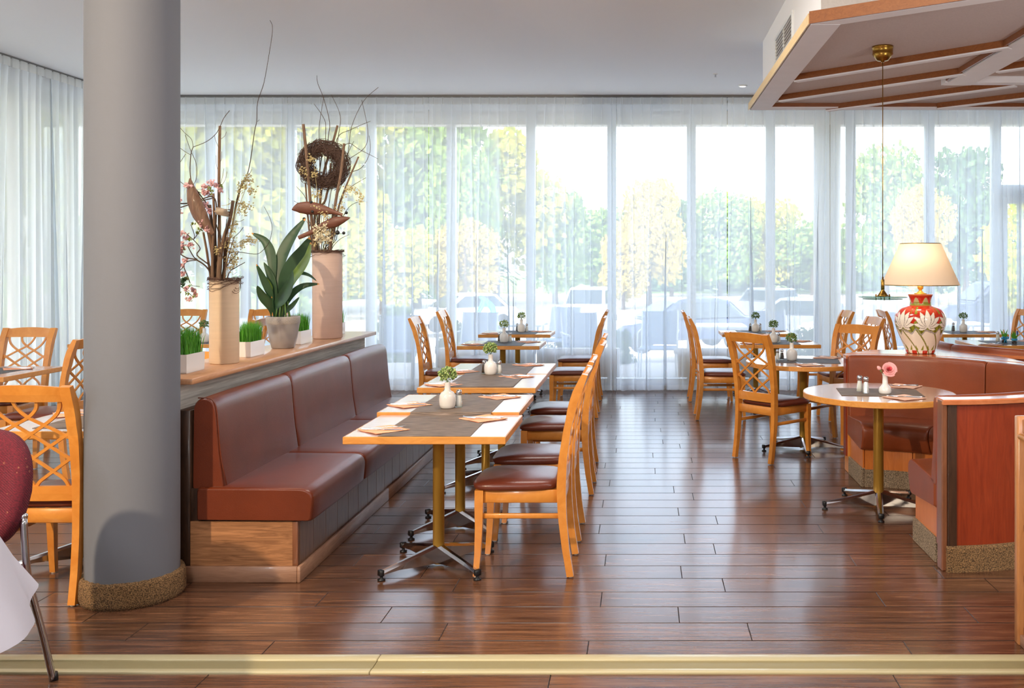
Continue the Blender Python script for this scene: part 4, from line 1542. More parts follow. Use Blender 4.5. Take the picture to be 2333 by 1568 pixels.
# jars of muscari with blue ribbons
for (px, py, Y, w, bow) in ((2288, 776.5, 9.82, 'with a big bow, beside the salt shaker', 1), (2311, 781, 9.66, 'nearer the table edge, ribbon without bow', 0)):
    p = W(px, py, Y)
    j = thing('flower_jar', 'glass jar of hyacinth shoots, blue ribbon, ' + w, 'flower jar', (p.x, p.y, TH + .003), 0, 'blue-ribboned jars')
    obj('glass', MB().lathe([(0, .002), (.026, .002), (.028, .008), (.028, .062), (.025, .064)], 20, cap=False), M['clear'], j)
    obj('soil', MB().lathe([(0, .004), (.025, .004), (.026, .03), (0, .034)], 16), M['soil'], j)
    rb = MB().lathe([(.0285, .036), (.030, .038), (.030, .054), (.0285, .056)], 20, cap=False)
    if bow:
        for s in (-1, 1):
            rb.tube(smooth_path([(0, -.031, .046), (s * .02, -.036, .062), (s * .03, -.036, .05), (s * .016, -.036, .042), (0, -.032, .046)], 4), .006, 8)
            rb.tube([(0, -.032, .046), (s * .008, -.034, .02), (s * .012, -.032, .004)], .005, 6)
    obj('ribbon', rb, M['blue_ribbon'], j)
    for k in range(7):
        a = k * .9 + bow
        lm = MB()
        d = Vector((cos(a), sin(a) * .6, 0))
        L = .07 + .02 * (k % 3)
        pts = [Vector((0, 0, .03)) + d * (.012 + .028 * t * t) + Vector((0, 0, L * t)) for t in (0, .35, .7, 1)]
        sd = Vector((-d.y, d.x, 0)).normalized()
        if sd.length < .1:
            sd = Vector((1, 0, 0))
        sd = Vector((1, 0, 0))
        wv = (.004, .008, .006, .0005)
        lm.add([q + sd * s * ww for q, ww in zip(pts, wv) for s in (-1, 1)], [(2 * i, 2 * i + 1, 2 * i + 3, 2 * i + 2) for i in range(3)], True)
        obj('leaf', lm, M['grass'], j)
    fm = MB()
    for k in range(18):
        bm = bmesh.new()
        bmesh.ops.create_icosphere(bm, subdivisions=1, radius=.0045)
        c = Vector(((.030 if not bow else -.006) + .006 * cos(k * 2.4), .006 * sin(k * 2.4), .092 + k * .0022))
        fm.add([v.co + c for v in bm.verts], [[v.index for v in f.verts] for f in bm.faces], True)
        bm.free()
    obj('blossom', fm, plain('blue_muscari' if not bow else 'pale_hyacinth', (56, 66, 150) if not bow else (226, 206, 160), .7), j)

# ================================================================ LEDGE: vases, grass boxes, plant
LZ = .98


def grass_box(px, py, Y, w, d, h, gh, label, seed):
    p = W(px, py, Y)
    cx_, cy_ = p.x - w / 2, Y + d / 2
    t_ = thing('grass_box', label, 'planter', (cx_, cy_, LZ), 0, 'white boxes of grass on the ledge')
    k = .006
    m = MB()
    ro = [(-w / 2, -d / 2), (w / 2, -d / 2), (w / 2, d / 2), (-w / 2, d / 2)]
    tp = 1.03
    rings = [[(x * .97, y * .97, 0.001) for x, y in ro], [(x, y, .006) for x, y in ro], [(x * tp, y * tp, h - .003) for x, y in ro], [(x * tp, y * tp, h) for x, y in ro],
             [(x * (tp - .12), y * (tp - .06), h) for x, y in ro], [(x * (tp - .12), y * (tp - .06), h - .02) for x, y in ro]]
    m.loft(rings)
    obj('box', m, M['ceramic_box'], t_)
    rn = random.Random(seed)
    g = MB()
    for i in range(620):
        x, y = rn.uniform(-.43, .43) * w, rn.uniform(-.45, .45) * d
        L = gh * rn.uniform(.75, 1.12)
        ax, ay = rn.gauss(0, .09), rn.gauss(0, .09)
        ww = .0016
        a = rn.uniform(0, 3.14)
        sx, sy = ww * cos(a), ww * sin(a)
        z0 = h - .022
        p0, p1, p2 = Vector((x, y, z0)), Vector((x + ax * L * .45, y + ay * L * .45, z0 + L * .6)), Vector((x + ax * L * 1.1, y + ay * L * 1.1, z0 + L))
        s = Vector((sx, sy, 0))
        g.add([p0 - s, p0 + s, p1 + s, p1 - s, p2], [(0, 1, 2, 3), (3, 2, 4)], False)
    obj('grass_blades', g, M['grass'], t_, kind='stuff')
    return t_


grass_box(425, 851, 4.93, .10, .20, .098, .155, 'white box of grass cut off by the grey column', 1)
grass_box(571, 814, 5.77, .094, .21, .094, .135, 'white box of grass between sand vase and grey pot', 2)
grass_box(685, 785, 6.67, .094, .21, .094, .135, 'white box of grass behind the grey pot', 3)
grass_box(767, 765, 7.50, .094, .21, .094, .12, 'white box of grass at the end of the ledge', 4)


def cyl_vase(px, py, Y, r, h, mat, label):
    p = W(px, py, Y)
    o = obj('floor_vase', MB().lathe([(0, .001), (r * .95, .001), (r, .006), (r * 1.0, h * .5), (r * 1.0, h - .006), (r * .985, h), (r * .90, h), (r * .88, h - .02), (r * .86, h * .5), (0, h * .48)], 64, cap=False), mat, None, (p.x, p.y + r, LZ))
    return tag(o, label, 'vase')


V1 = cyl_vase(497, 830, 5.38, .079, .472, M['vase_sand'], 'tall sand-coloured cylinder vase with sticks and cherry blossom')
V2 = cyl_vase(735, 772, 7.17, .109, .655, M['vase_rose'], 'tall rose-beige cylinder vase carrying the twig wreath')
D1, D2 = V1.location.y, V2.location.y

# grey pot and leafy plant
p = W(634, 797, 6.34)
PX, PY = p.x, p.y + .085
pot = obj('flower_pot', MB().lathe([(0, .001), (.068, .001), (.074, .006), (.090, .07), (.101, .14), (.106, .165)], 56, (0, 0, 0), cap=False), M['pot'], None, (PX, PY, LZ))
tag(pot, 'grey glazed plant pot with speckled rim on the ledge', 'pot')
obj('rim', MB().lathe([(.1062, .163), (.1085, .168), (.109, .206), (.107, .212), (.098, .212), (.095, .19), (0, .188)], 56, cap=False), M['pot_rim'], pot)
obj('soil', MB().lathe([(.094, .192), (.05, .197), (0, .199)], 32, cap=False), M['soil'], pot)
plant = thing('leafy_plant', 'dark green broad-leaved plant growing in the grey pot', 'plant', (PX, PY, LZ + .19))


def leaf(pts, width, seed, mat='leaf', wmax=.55, tilt=0.0, dy=0.0, tipdry=True):
    """pts: image points from tip to base, at the plant's own distance; dy bends the leaf toward (-) or away (+)"""
    n = len(pts)
    P = []
    for i, (x, y) in enumerate(pts):
        f = 1 - i / (n - 1)
        P.append(W(x, y, PY + dy * f))
    P = smooth_path(P, 5)[::-1]
    K = len(P)
    m = MB()
    rows = []
    for i, q in enumerate(P):
        f = i / (K - 1)
        t = (P[min(i + 1, K - 1)] - P[max(i - 1, 0)]).normalized()
        side = t.cross(Vector((tilt, -1, .15))).normalized()
        nr = side.cross(t)
        w = width * .5 * (max(.05, math.sin(PI * min(1, (f / wmax) ** 1.3 * .5))) if f < wmax else max(0.015, cos((f - wmax) / (1 - wmax) * PI * .5)) ** .75)
        if f < .25:
            w = max(w, .004)
        for u in (-1, -.5, 0, .5, 1):
            rows.append(q + side * u * w + nr * (-.16 * w * (1 - u * u) * 1.0 + .05 * w * sin(7 * f * u + seed)))
    fs = []
    mi = []
    for i in range(K - 1):
        for j in range(4):
            fs.append((i * 5 + j, i * 5 + j + 1, (i + 1) * 5 + j + 1, (i + 1) * 5 + j))
            mi.append(1 if tipdry and i >= K - 2 else 0)
    off = Vector((PX, PY, LZ + .19))
    m.add([r - off for r in rows], fs, True)
    m.m = mi
    obj('leaf', m, [M[mat], M['leaf_tip']], plant)


leaf([(573, 531), (601, 547), (615, 572), (620, 604), (623, 650), (626, 723)], .066, 1, dy=.03)
leaf([(696, 498), (670, 531), (649, 566), (637, 602), (633, 650), (634, 723)], .080, 2, dy=.06)
leaf([(706, 541), (692, 572), (672, 602), (653, 635), (643, 674), (640, 723)], .115, 3, 'leaf', dy=-.02, tilt=.3)
leaf([(708, 552), (700, 585), (686, 610), (665, 640), (648, 680), (642, 723)], .070, 4, 'leaf_edge', dy=-.06, tilt=-.3)
leaf([(667, 616), (657, 653), (642, 680), (629, 698), (628, 723)], .085, 5, dy=-.10, tilt=-.2, tipdry=False)
leaf([(601, 598), (615, 627), (621, 654), (627, 684), (630, 723)], .058, 6, dy=.0, tipdry=False)
leaf([(584, 602), (598, 631), (611, 660), (619, 684), (624, 723)], .050, 7, dy=-.05)
leaf([(586, 651), (596, 672), (609, 690), (616, 706), (618, 723)], .062, 8, dy=-.08, wmax=.6, tipdry=False)
leaf([(728, 647), (693, 651), (668, 667), (652, 694), (642, 723)], .045, 9, dy=.02, tilt=.2)
leaf([(722, 641), (704, 627), (683, 623), (666, 637), (652, 668), (640, 723)], .026, 10, dy=.05)
leaf([(682, 677), (666, 696), (650, 711), (643, 725)], .034, 11, dy=-.03, tipdry=False)
leaf([(626, 615), (630, 653), (632, 690), (632, 723)], .030, 12, dy=.04, tipdry=False)
leaf([(619, 675), (621, 704), (627, 723)], .018, 13, dy=-.06)
leaf([(607, 632), (616, 655), (613, 672), (622, 700), (628, 723)], .034, 14, 'leaf_edge', dy=-.03, tipdry=False)
for k in range(7):
    a = k * .9
    obj('stem', MB().tube([(.05 * cos(a), .04 * sin(a), -.005), (.03 * cos(a), .03 * sin(a), .12)], [.005, .004], 8), M['stem'], plant)

# ---- dried arrangement in the sand vase
rn = random.Random(9)


def path(pts, Y, d0=0.0, d1=0.0):
    n = max(1, len(pts) - 1)
    return smooth_path([W(x, y, Y + d0 + (d1 - d0) * i / n) for i, (x, y) in enumerate(pts)], 4)


def spray(name, lb, cat, pts, Y, rs, mat, d0, d1, n=6, group=None, sub=None):
    """one stick or branch; sub: side twigs as (points, radius)"""
    P = path(pts, Y, d0, d1)
    base = P[-1].copy()
    o = obj(name, MB().tube([q - base for q in P], rs, n), mat, None, base)
    tag(o, lb, cat, group)
    for sp, r in (sub or []):
        Q = path(sp, Y, d0, (d0 + d1) / 2)
        obj('side_twig', MB().tube([q - base for q in Q], r, 5), mat, o)
    return o


r_seed = random.Random(31)
GS = 'sticks and twigs in the sand vase'
bot1 = 660  # sticks run on down inside the vase
spray('stick', 'tallest upright brown stick in the sand vase', 'stick', [(501, 287), (499, 390), (499, 468), (500, 520), (497, 622), (497, bot1)], D1, [.0078, .0105], M['bark'], .03, .0, 8, GS,
      [([(516, 300), (512, 310), (502, 318)], .0012), ([(488, 308), (492, 322), (498, 336)], .0012), ([(492, 354), (493, 375), (498, 392)], .0012), ([(505, 345), (505, 362), (501, 370)], .0012), ([(517, 391), (513, 410), (503, 425)], .0012), ([(510, 384), (507, 402), (502, 420)], .0012)])
spray('stick', 'shorter pale stick in front in the sand vase', 'stick', [(486, 441), (488, 504), (485, 560), (484, 615), (486, bot1)], D1, [.007, .009], M['bark'], -.02, -.03, 8, GS)
spray('stick', 'thick crooked stick leaning across the sand vase', 'stick', [(531, 457), (524, 500), (511, 540), (503, 580), (499, 618), (498, bot1)], D1, [.009, .015], M['bark'], -.02, -.02, 8, GS)
spray('stick', 'slanting thin stick on the column side of the sand vase', 'stick', [(463, 529), (470, 566), (475, 600), (479, 622), (482, bot1)], D1, [.006, .008], M['bark'], 0, .02, 8, GS)
spray('stick', 'stout stick below the big pod in the sand vase', 'stick', [(474, 522), (480, 550), (485, 580), (488, 617), (490, bot1)], D1, [.011, .014], M['bark'], .01, .02, 8, GS)
spray('stick', 'slim stick rising to dried flowers in the sand vase', 'stick', [(552, 415), (545, 440), (534, 491), (522, 552), (509, 615), (505, bot1)], D1, [.003, .006], M['bark'], .02, .01, 7, GS)
spray('stick', 'short dark stick with knotty top in the sand vase', 'stick', [(478, 467), (481, 500), (488, 540), (494, 600), (494, bot1)], D1, [.009, .010], M['bark'], .04, .02, 8, GS)
spray('stick', 'thin stick hidden low in the sand vase', 'stick', [(517, 540), (513, 580), (511, 620), (510, bot1)], D1, [.011, .009], M['bark'], .03, .02, 8, GS)
GT = 'fine twigs in the sand vase'
spray('twig', 'very long thin twig reaching up across the ceiling', 'twig', [(615, 46), (621, 67), (612, 130), (601, 190), (587, 233), (585, 276), (580, 299), (566, 389), (542, 445), (529, 511), (512, 600), (508, bot1)], D1, [.0012, .0032], M['twig'], .0, .0, 6, GT,
      [([(591, 273), (588, 276), (586, 277)], .001), ([(574, 386), (569, 395), (562, 400)], .0012)])
spray('twig', 'dark twig rising beside the big pod', 'twig', [(440, 335), (435, 352), (433, 390), (438, 419), (455, 443), (479, 482), (488, 560), (492, bot1)], D1, [.002, .0045], M['twig'], -.01, 0, 6, GT,
      [([(523, 252), (510, 269), (501, 289), (491, 306), (470, 323), (440, 335)], .0018), ([(396, 274), (419, 301), (436, 317), (440, 335)], .0014), ([(396, 326), (422, 346), (435, 353)], .0014), ([(422, 307), (434, 342), (447, 373), (448, 404), (441, 421)], .0015)])
spray('twig', 'looping twig on the column side of the sand vase', 'twig', [(423, 351), (404, 381), (402, 397), (409, 412), (426, 425), (441, 431), (458, 440), (483, 447), (492, 520), (494, bot1)], D1, [.0014, .0022], M['twig'], -.03, 0, 6, GT)
spray('twig', 'curling twig that bends out over the leafy plant', 'twig', [(602, 471), (619, 510), (614, 550), (594, 575), (578, 579), (545, 575), (522, 580), (510, 630), (507, bot1)], D1, [.0012, .0022], M['twig'], -.04, 0, 6, GT)
spray('twig', 'short dark twig poking out at the vase mouth', 'twig', [(558, 598), (535, 611), (522, 622), (512, bot1)], D1, [.002, .003], M['twig'], -.03, 0, 6, GT, [([(554, 518), (545, 530), (530, 543)], .0016), ([(556, 500), (545, 505), (536, 503)], .0013)])


def pod(lb, pts, widths, Y, d, mat, keel=.25, facing=(0, -1, 0)):
    P = [W(x, y, Y + d) for x, y in pts]
    base = P[len(P) // 2].copy()
    K = 5
    Q = smooth_path(P, K)
    m = MB()
    vs = []
    n = len(Q)
    for side_ in (0, 1):
        for i, q in enumerate(Q):
            f = i / (n - 1) * (len(widths) - 1)
            a = int(min(f, len(widths) - 2))
            w = widths[a] + (widths[a + 1] - widths[a]) * (f - a)
            t = (Q[min(i + 1, n - 1)] - Q[max(i - 1, 0)]).normalized()
            s = t.cross(Vector(facing)).normalized()
            nr = s.cross(t)
            for u in (-1, -.6, 0, .6, 1):
                vs.append(q + s * u * w * .5 + nr * (keel * w * (1 - u * u) + (.0025 if side_ else 0)) - base)
    fs = []
    for k in (0, 1):
        o_ = k * n * 5
        for i in range(n - 1):
            for j in range(4):
                fs.append((o_ + i * 5 + j, o_ + i * 5 + j + 1, o_ + (i + 1) * 5 + j + 1, o_ + (i + 1) * 5 + j))
    for i in range(n - 1):
        for j in (0, 4):
            fs.append((i * 5 + j, (i + 1) * 5 + j, n * 5 + (i + 1) * 5 + j, n * 5 + i * 5 + j))
    m.add(vs, fs, True)
    o = obj('seed_pod', m, mat, None, base)
    return tag(o, lb, 'seed pod', 'big dry seed pods')


pod('big brown boat-shaped seed pod standing up in the sand vase', [(433, 406), (436, 430), (443, 458), (455, 488), (470, 514), (486, 533)], [.004, .050, .082, .084, .058, .02], D1, -.045, M['pod'])


def clusters(t_, name, mat, pts, Y, spread, n, s, seed, depth=.03, leafy=False):
    r_ = random.Random(seed)
    m = MB()
    for (x, y) in pts:
        c = W(x, y, Y + r_.uniform(-depth, depth)) - Vector(t_.location)
        for k in range(n):
            d = Vector((r_.gauss(0, 1), r_.gauss(0, 1), r_.gauss(0, 1))) * spread * .5
            q = c + d
            a = Vector((r_.uniform(-1, 1), r_.uniform(-1, 1), r_.uniform(-1, 1))).normalized()
            b = a.orthogonal().normalized()
            e = a.cross(b)
            ss = s * r_.uniform(.6, 1.3)
            if leafy:
                m.add([q - a * ss * 1.6, q + b * ss * .6, q + a * ss * 1.6, q - b * ss * .6], [(0, 1, 2, 3)], False)
            else:
                K = 5
                vs = [q + e * ss * -.3]
                for j in range(K):
                    an = 2 * PI * j / K
                    vs.append(q + (b * cos(an) + a * sin(an)) * ss + e * ss * .25)
                    vs.append(q + (b * cos(an + .63) + a * sin(an + .63)) * ss * .55)
                m.add(vs, [(0, 1 + 2 * j, 1 + (2 * j + 1) % (2 * K), 1 + (2 * j + 2) % (2 * K)) for j in range(K)], False)
    return obj(name, m, mat, t_, kind='stuff')


ch = thing('cherry_branch', 'pink cherry blossom branch spreading toward the column', 'branch', W(492, 625, D1))


def onto(t_, name, pts, Y, r, mat, d0=0, d1=0):
    obj(name, MB().tube([q - Vector(t_.location) for q in path(pts, Y, d0, d1)], r, 6), mat, t_)


for pts, r in (([(397, 477), (432, 466), (465, 452), (484, 449), (493, 470), (490, 560), (493, 655)], [.003, .005]), ([(398, 570), (424, 587), (449, 593), (475, 614), (490, 655)], [.003, .0055]), ([(420, 529), (441, 547), (456, 566), (449, 582), (480, 609), (490, 650)], [.002, .0045]),
               ([(435, 512), (443, 536), (441, 545)], .002), ([(458, 522), (447, 538), (442, 545)], .002), ([(449, 593), (427, 596), (419, 607), (428, 631), (433, 645)], .0028), ([(419, 607), (405, 623), (400, 641), (419, 658), (437, 674)], .0022), ([(455, 653), (445, 652), (434, 651)], .0015), ([(428, 562), (441, 585), (449, 591)], .003), ([(397, 462), (415, 464), (432, 463)], .004), ([(449, 460), (470, 455), (484, 452)], .003)):
    onto(ch, 'branchlet', pts, D1, r, M['twig'], -.06, 0)
clusters(ch, 'blossoms', M['pink'], [(406, 459), (408, 485), (405, 539), (412, 534), (424, 542), (435, 558), (414, 558), (401, 553), (409, 568), (414, 571), (420, 593), (401, 595), (412, 606), (403, 615), (416, 625), (408, 646), (425, 658), (440, 660), (446, 671), (432, 681), (460, 510), (471, 523), (475, 481), (468, 466), (481, 415), (491, 421), (468, 425), (501, 433), (466, 437), (473, 441), (427, 423)], D1 - .05, .016, 22, .0095, 4)
clusters(ch, 'buds', M['bud'], [(438, 508), (456, 523), (450, 530), (433, 545), (405, 628), (433, 650), (408, 668), (425, 669), (443, 677), (476, 430), (480, 436), (419, 566), (424, 634), (504, 424)], D1 - .05, .010, 12, .006, 6, leafy=True)
clusters(ch, 'leaves', M['leaf'], [(420, 637), (410, 645), (402, 652)], D1 - .05, .016, 6, .014, 8, leafy=True)
dr = thing('dried_flowers', 'dried cream-yellow flower sprays in the sand vase', 'dried flowers', W(515, 625, D1))
for pts in ([(563, 402), (548, 420), (546, 445), (530, 500), (515, 600), (510, 650)], [(578, 436), (572, 425), (566, 410), (556, 440), (540, 480)], [(572, 470), (558, 463), (540, 470), (528, 520)], [(582, 552), (564, 545), (545, 552), (528, 575), (515, 630)], [(548, 478), (538, 490), (530, 530)], [(533, 606), (522, 615), (512, 650)], [(505, 469), (525, 465), (545, 455)], [(520, 452), (527, 460), (517, 467)]):
    onto(dr, 'stalk', pts, D1, .0013, M['dried'], -.02, 0)
clusters(dr, 'flower_heads', M['dried'], [(550, 464), (556, 470), (548, 480), (556, 483), (535, 508), (529, 520), (527, 535), (529, 552), (536, 560), (548, 561), (555, 553), (564, 545), (570, 548), (578, 550), (534, 577), (525, 570), (522, 588), (530, 597), (532, 604), (524, 612), (496, 572), (566, 404), (560, 410), (554, 415), (572, 412), (578, 436), (570, 436), (549, 424), (557, 424), (546, 435), (572, 471), (537, 590), (515, 560)], D1 - .03, .022, 22, .0062, 12)
tb = thing('twig_bundle', 'bundle of short dry twigs crowded among the sticks of the sand vase', 'twigs', W(497, 620, D1))
for i in range(12):
    xt = 478 + i * 5.2 + r_seed.uniform(-3, 3)
    yt = r_seed.uniform(480, 575)
    onto(tb, 'twig', [(xt + r_seed.uniform(-12, 12), yt), (xt * .6 + 497 * .4 + r_seed.uniform(-6, 6), (yt + 625) / 2), (480 + i * 3, 622), (484 + i * 2, bot1)], D1, [.0018, .0042], M['bark'] if i % 2 else M['twig'], r_seed.uniform(-.05, .05), 0)
bk_ = thing('birch_bark', 'curled piece of white birch bark among the sticks', 'bark', W(508, 479, D1 - .03))
m = MB()
m.grid(lambda u, v: ((u - .5) * (.075 + .012 * sin(v * 23)), (.020 + .004 * sin(v * 11 + u * 7)) * cos(v * 5.4 + .4 + u), (.020 + .005 * sin(v * 17 + u * 5)) * sin(v * 5.4 + .4 + u) - .016 * u), 9, 26)
obj('curl', m, M['birch'], bk_)


def wire_nest(o, r, h, n, seed, droop, mat, wr=.0013):
    r_ = random.Random(seed)
    for k in range(n):
        pts = []
        big = k < droop
        a0 = r_.uniform(0, 6.28)
        tx, ty = r_.uniform(-1, 1), r_.uniform(-1, 1)
        for j in range(26):
            a = a0 + j / 26 * 2 * PI
            rr = r * (1 + r_.uniform(.01, .10)) + (.012 if big and cos(a - a0) > .6 else 0)
            z = h + r_.uniform(-.006, .006) + (.034 if big else .008) * (tx * cos(a) + ty * sin(a)) - (.022 if big else 0)
            pts.append((rr * cos(a), rr * sin(a), z))
        obj('wire', MB().tube(smooth_path(pts + [pts[0]], 2)[:-1], wr, 4, closed=True), mat, o)


w1 = thing('wire_nest', 'tangle of brown wire wound round the sand vase mouth', 'wire', (V1.location.x, V1.location.y, LZ), 0)
wire_nest(w1, .082, .474, 15, 3, 5, M['copper_wire'])
for k in range(3):
    c = Vector((.085, -.02 - .01 * k, .45 - .012 * k))
    obj('wire', MB().tube([c + Vector((.016 * cos(a) * (1 + .3 * k), .01 * sin(a), .03 * sin(a))) for a in [j * 2 * PI / 18 for j in range(18)]], .0013, 4, closed=True), M['copper_wire'], w1)
w2 = thing('wire_nest', 'tangle of brown wire wound round the rose-beige vase mouth', 'wire', (V2.location.x, V2.location.y, LZ), 0)
wire_nest(w2, .112, .655, 12, 6, 2, M['copper_wire'], .0016)

# ---- arrangement in the rose-beige vase with the wreath
GS2 = 'sticks and twigs in the rose-beige vase'
bt = 600
spray('stick', 'pale bent stick passing in front of the wreath, column side', 'stick', [(691, 283), (697, 340), (699, 362), (705, 433), (711, 515), (716, 565), (718, bt)], D2, [.011, .012], M['bark'], -.10, -.05, 8, GS2)
spray('stick', 'stick crossing in front of the wreath, curtain side', 'stick', [(784, 327), (777, 392), (764, 464), (759, 515), (752, 566), (750, bt)], D2, [.010, .012], M['bark'], -.10, -.05, 8, GS2)
spray('stick', 'stick leaning outward past the wreath', 'stick', [(817, 357), (793, 413), (772, 470), (760, 530), (752, 566), (748, bt)], D2, [.006, .009], M['bark'], 0, 0, 8, GS2)
spray('stick', 'tall stick rising behind the wreath', 'stick', [(769, 286), (757, 330), (740, 384), (732, 433), (727, 495), (723, 560), (723, bt)], D2, [.009, .010], M['bark'], .09, .03, 8, GS2)
spray('stick', 'curved stick bending below the wreath', 'stick', [(754, 372), (750, 420), (745, 440), (739, 461), (722, 478), (716, 510), (720, bt)], D2, [.008, .010], M['bark'], .08, .05, 8, GS2)
spray('stick', 'thin stick low on the plant side of the rose-beige vase', 'stick', [(696, 417), (700, 474), (704, 521), (711, 562), (714, bt)], D2, [.006, .008], M['bark'], .05, .0, 8, GS2)
spray('stick', 'thin dark stick seen through the wreath hole', 'stick', [(733, 355), (728, 395), (722, 470), (725, 560), (727, bt)], D2, [.004, .006], M['twig'], .07, .02, 8, GS2)
GT2 = 'fine twigs around the wreath'
TW = [([(722, 172), (724, 190), (738, 226), (751, 280), (747, 320), (742, 420)], 'twig curving up over the wreath top, tallest'), ([(738, 220), (728, 280), (727, 319), (730, 420)], 'straight twig above the wreath'),
      ([(755, 216), (775, 263), (771, 309), (755, 420)], 'bowed twig above the wreath top'), ([(715, 236), (738, 270), (742, 300), (738, 420)], 'faint thin twig above the wreath'),
      ([(862, 199), (828, 231), (801, 289), (793, 346), (771, 412), (757, 500), (747, bt)], 'longest twig reaching out over the curtain top'), ([(824, 228), (838, 296), (831, 336), (790, 366), (765, 390), (745, 500), (742, bt)], 'twig bowing out round the wreath'),
      ([(844, 276), (798, 296), (768, 316), (750, 400)], 'twig slanting behind the wreath'), ([(861, 362), (821, 342), (788, 329), (760, 400)], 'nearly level twig beside the wreath'),
      ([(841, 309), (843, 346), (824, 382), (788, 402), (760, 470)], 'hooked twig beside the wreath'), ([(834, 405), (801, 425), (778, 450), (755, 540)], 'twig pointing out below the wreath'),
      ([(821, 458), (795, 472), (775, 508), (757, 560), (750, bt)], 'twig low beside the cream flower arch'), ([(675, 425), (698, 455), (712, 520), (720, bt)], 'twig poking out on the plant side'), ([(670, 458), (693, 476), (712, 530), (722, bt)], 'lower twig poking out on the plant side'),
      ([(806, 322), (795, 345), (780, 390), (755, 500), (744, bt)], 'short twig behind the leaning stick'), ([(795, 535), (775, 545), (757, 565), (748, bt)], 'twig tip low at the vase mouth')]
for i, (pts, lb) in enumerate(TW):
    spray('twig', lb, 'twig', pts, D2, [.0016, .003], M['twig'], rn.uniform(-.05, .05), 0, 6, GT2)
tb = thing('twig_bundle', 'bundle of short dry twigs crowded in the rose-beige vase mouth', 'twigs', W(734, 565, D2))
for i in range(9):
    xt = 705 + i * 8 + r_seed.uniform(-4, 4)
    onto(tb, 'twig', [(xt + r_seed.uniform(-8, 8), r_seed.uniform(440, 530)), (xt, 545), (716 + i * 4, 566), (720 + i * 3, bt)], D2, [.0018, .004], M['bark'] if i % 2 else M['twig'], r_seed.uniform(-.08, .04), 0)
wc = W(736.5, 376, D2)
wr = thing('wreath', 'round wreath of dark brown twigs above the rose-beige vase', 'wreath', wc)
m = MB()
r_ = random.Random(2)
RR, rr0 = .134, .056


def tor(a, b, q):
    return Vector(((RR + q * cos(b)) * cos(a), q * .75 * sin(b), (RR * .96 + q * cos(b)) * sin(a)))


for k in range(620):
    a = r_.uniform(0, 6.28)
    L = r_.uniform(.4, 1.3)
    b = r_.uniform(0, 6.28)
    tw = r_.uniform(-2.8, 2.8)
    q = rr0 * r_.uniform(.62, 1.22)
    pts = []
    for j in range(9):
        f = j / 8
        pts.append(tor(a + L * f, b + tw * f, q * (1 + .15 * sin(7 * f + k) + (.12 if j in (0, 8) else 0))))
    m.tube(pts, r_.uniform(.0010, .0024), 4, cap=False)
for k in range(60):
    a, b = r_.uniform(0, 6.28), r_.uniform(0, 6.28)
    p0 = tor(a, b, rr0)
    p1 = tor(a + r_.uniform(-.3, .3), b + r_.uniform(-.4, .4), rr0 * r_.uniform(1.3, 1.7))
    m.tube([p0, p1], .001, 4, cap=False)
obj('woven_twigs', m, M['wreath'], wr, kind='stuff')
m = MB()
m.grid(lambda u, v: tor(u * 2 * PI, v * 2 * PI, rr0 * .60), 48, 14)
obj('core', m, M['wreath'], wr)
pod('red-brown seed pod lying level below the wreath', [(665, 478), (680, 474), (700, 474), (722, 476), (745, 480), (763, 484), (781, 490)], [.004, .075, .098, .09, .06, .03, .022], D2, -.13, M['pod_red'], .2, (0, -1, -.2))
pod('red-brown seed pod slanting just above the vase mouth', [(798, 496), (782, 500), (764, 506), (738, 515), (712, 528), (680, 542)], [.003, .05, .078, .06, .035, .028], D2, -.12, M['pod_red'], .2, (0, -1, -.2))
bb = thing('black_berries', 'black berries on thin stalks by the rose-beige vase mouth', 'berries', W(740, 560, D2))
for i, (x, y, r) in enumerate(((709, 461, .0115), (712, 482, .0115), (693, 499, .0125), (789, 485, .0115), (769, 530, .0165), (783, 531, .012))):
    q = W(x, y, D2 - .14) - Vector(bb.location)
    bm = bmesh.new()
    bmesh.ops.create_uvsphere(bm, u_segments=14, v_segments=10, radius=r)
    obj('berry', MB().add([v.co + q for v in bm.verts], [[v.index for v in f.verts] for f in bm.faces], True), M['berry'], bb)
    bm.free()
    obj('stalk', MB().tube(smooth_path([q, q * .5 + Vector((0, -.03, .02)), (0, 0, -.03)], 4), .0012, 5), M['twig'], bb)
cf = thing('dried_flowers', 'cream-white dried flower sprays around the wreath vase', 'dried flowers', W(735, 565, D2))
for pts in ([(728, 520), (730, 560), (733, 600)], [(716, 380), (722, 440), (722, 520), (728, 590)], [(822, 450), (815, 430), (795, 425), (778, 460), (760, 540), (745, 590)], [(697, 385), (712, 420), (720, 500)], [(742, 540), (738, 570), (736, 600)]):
    onto(cf, 'stalk', pts, D2, .0014, M['dried'], -.08, 0)
clusters(cf, 'flower_heads', M['cream'], [(724, 520), (736, 517), (742, 522), (725, 541), (731, 533), (738, 541), (745, 545), (721, 530), (729, 548), (717, 528), (734, 527), (747, 533)], D2 - .13, .026, 22, .0105, 21)
clusters(cf, 'small_heads', M['dried'], [(711, 368), (705, 362), (691, 384), (696, 393), (719, 394), (714, 400), (723, 439), (716, 447), (730, 446), (717, 468), (722, 474), (779, 470), (774, 478), (803, 433), (795, 430), (788, 436), (782, 446), (812, 437), (820, 447), (823, 456), (740, 490), (745, 496), (748, 520), (752, 530), (740, 550), (716, 555), (731, 482)], D2 - .11, .028, 18, .0078, 23)

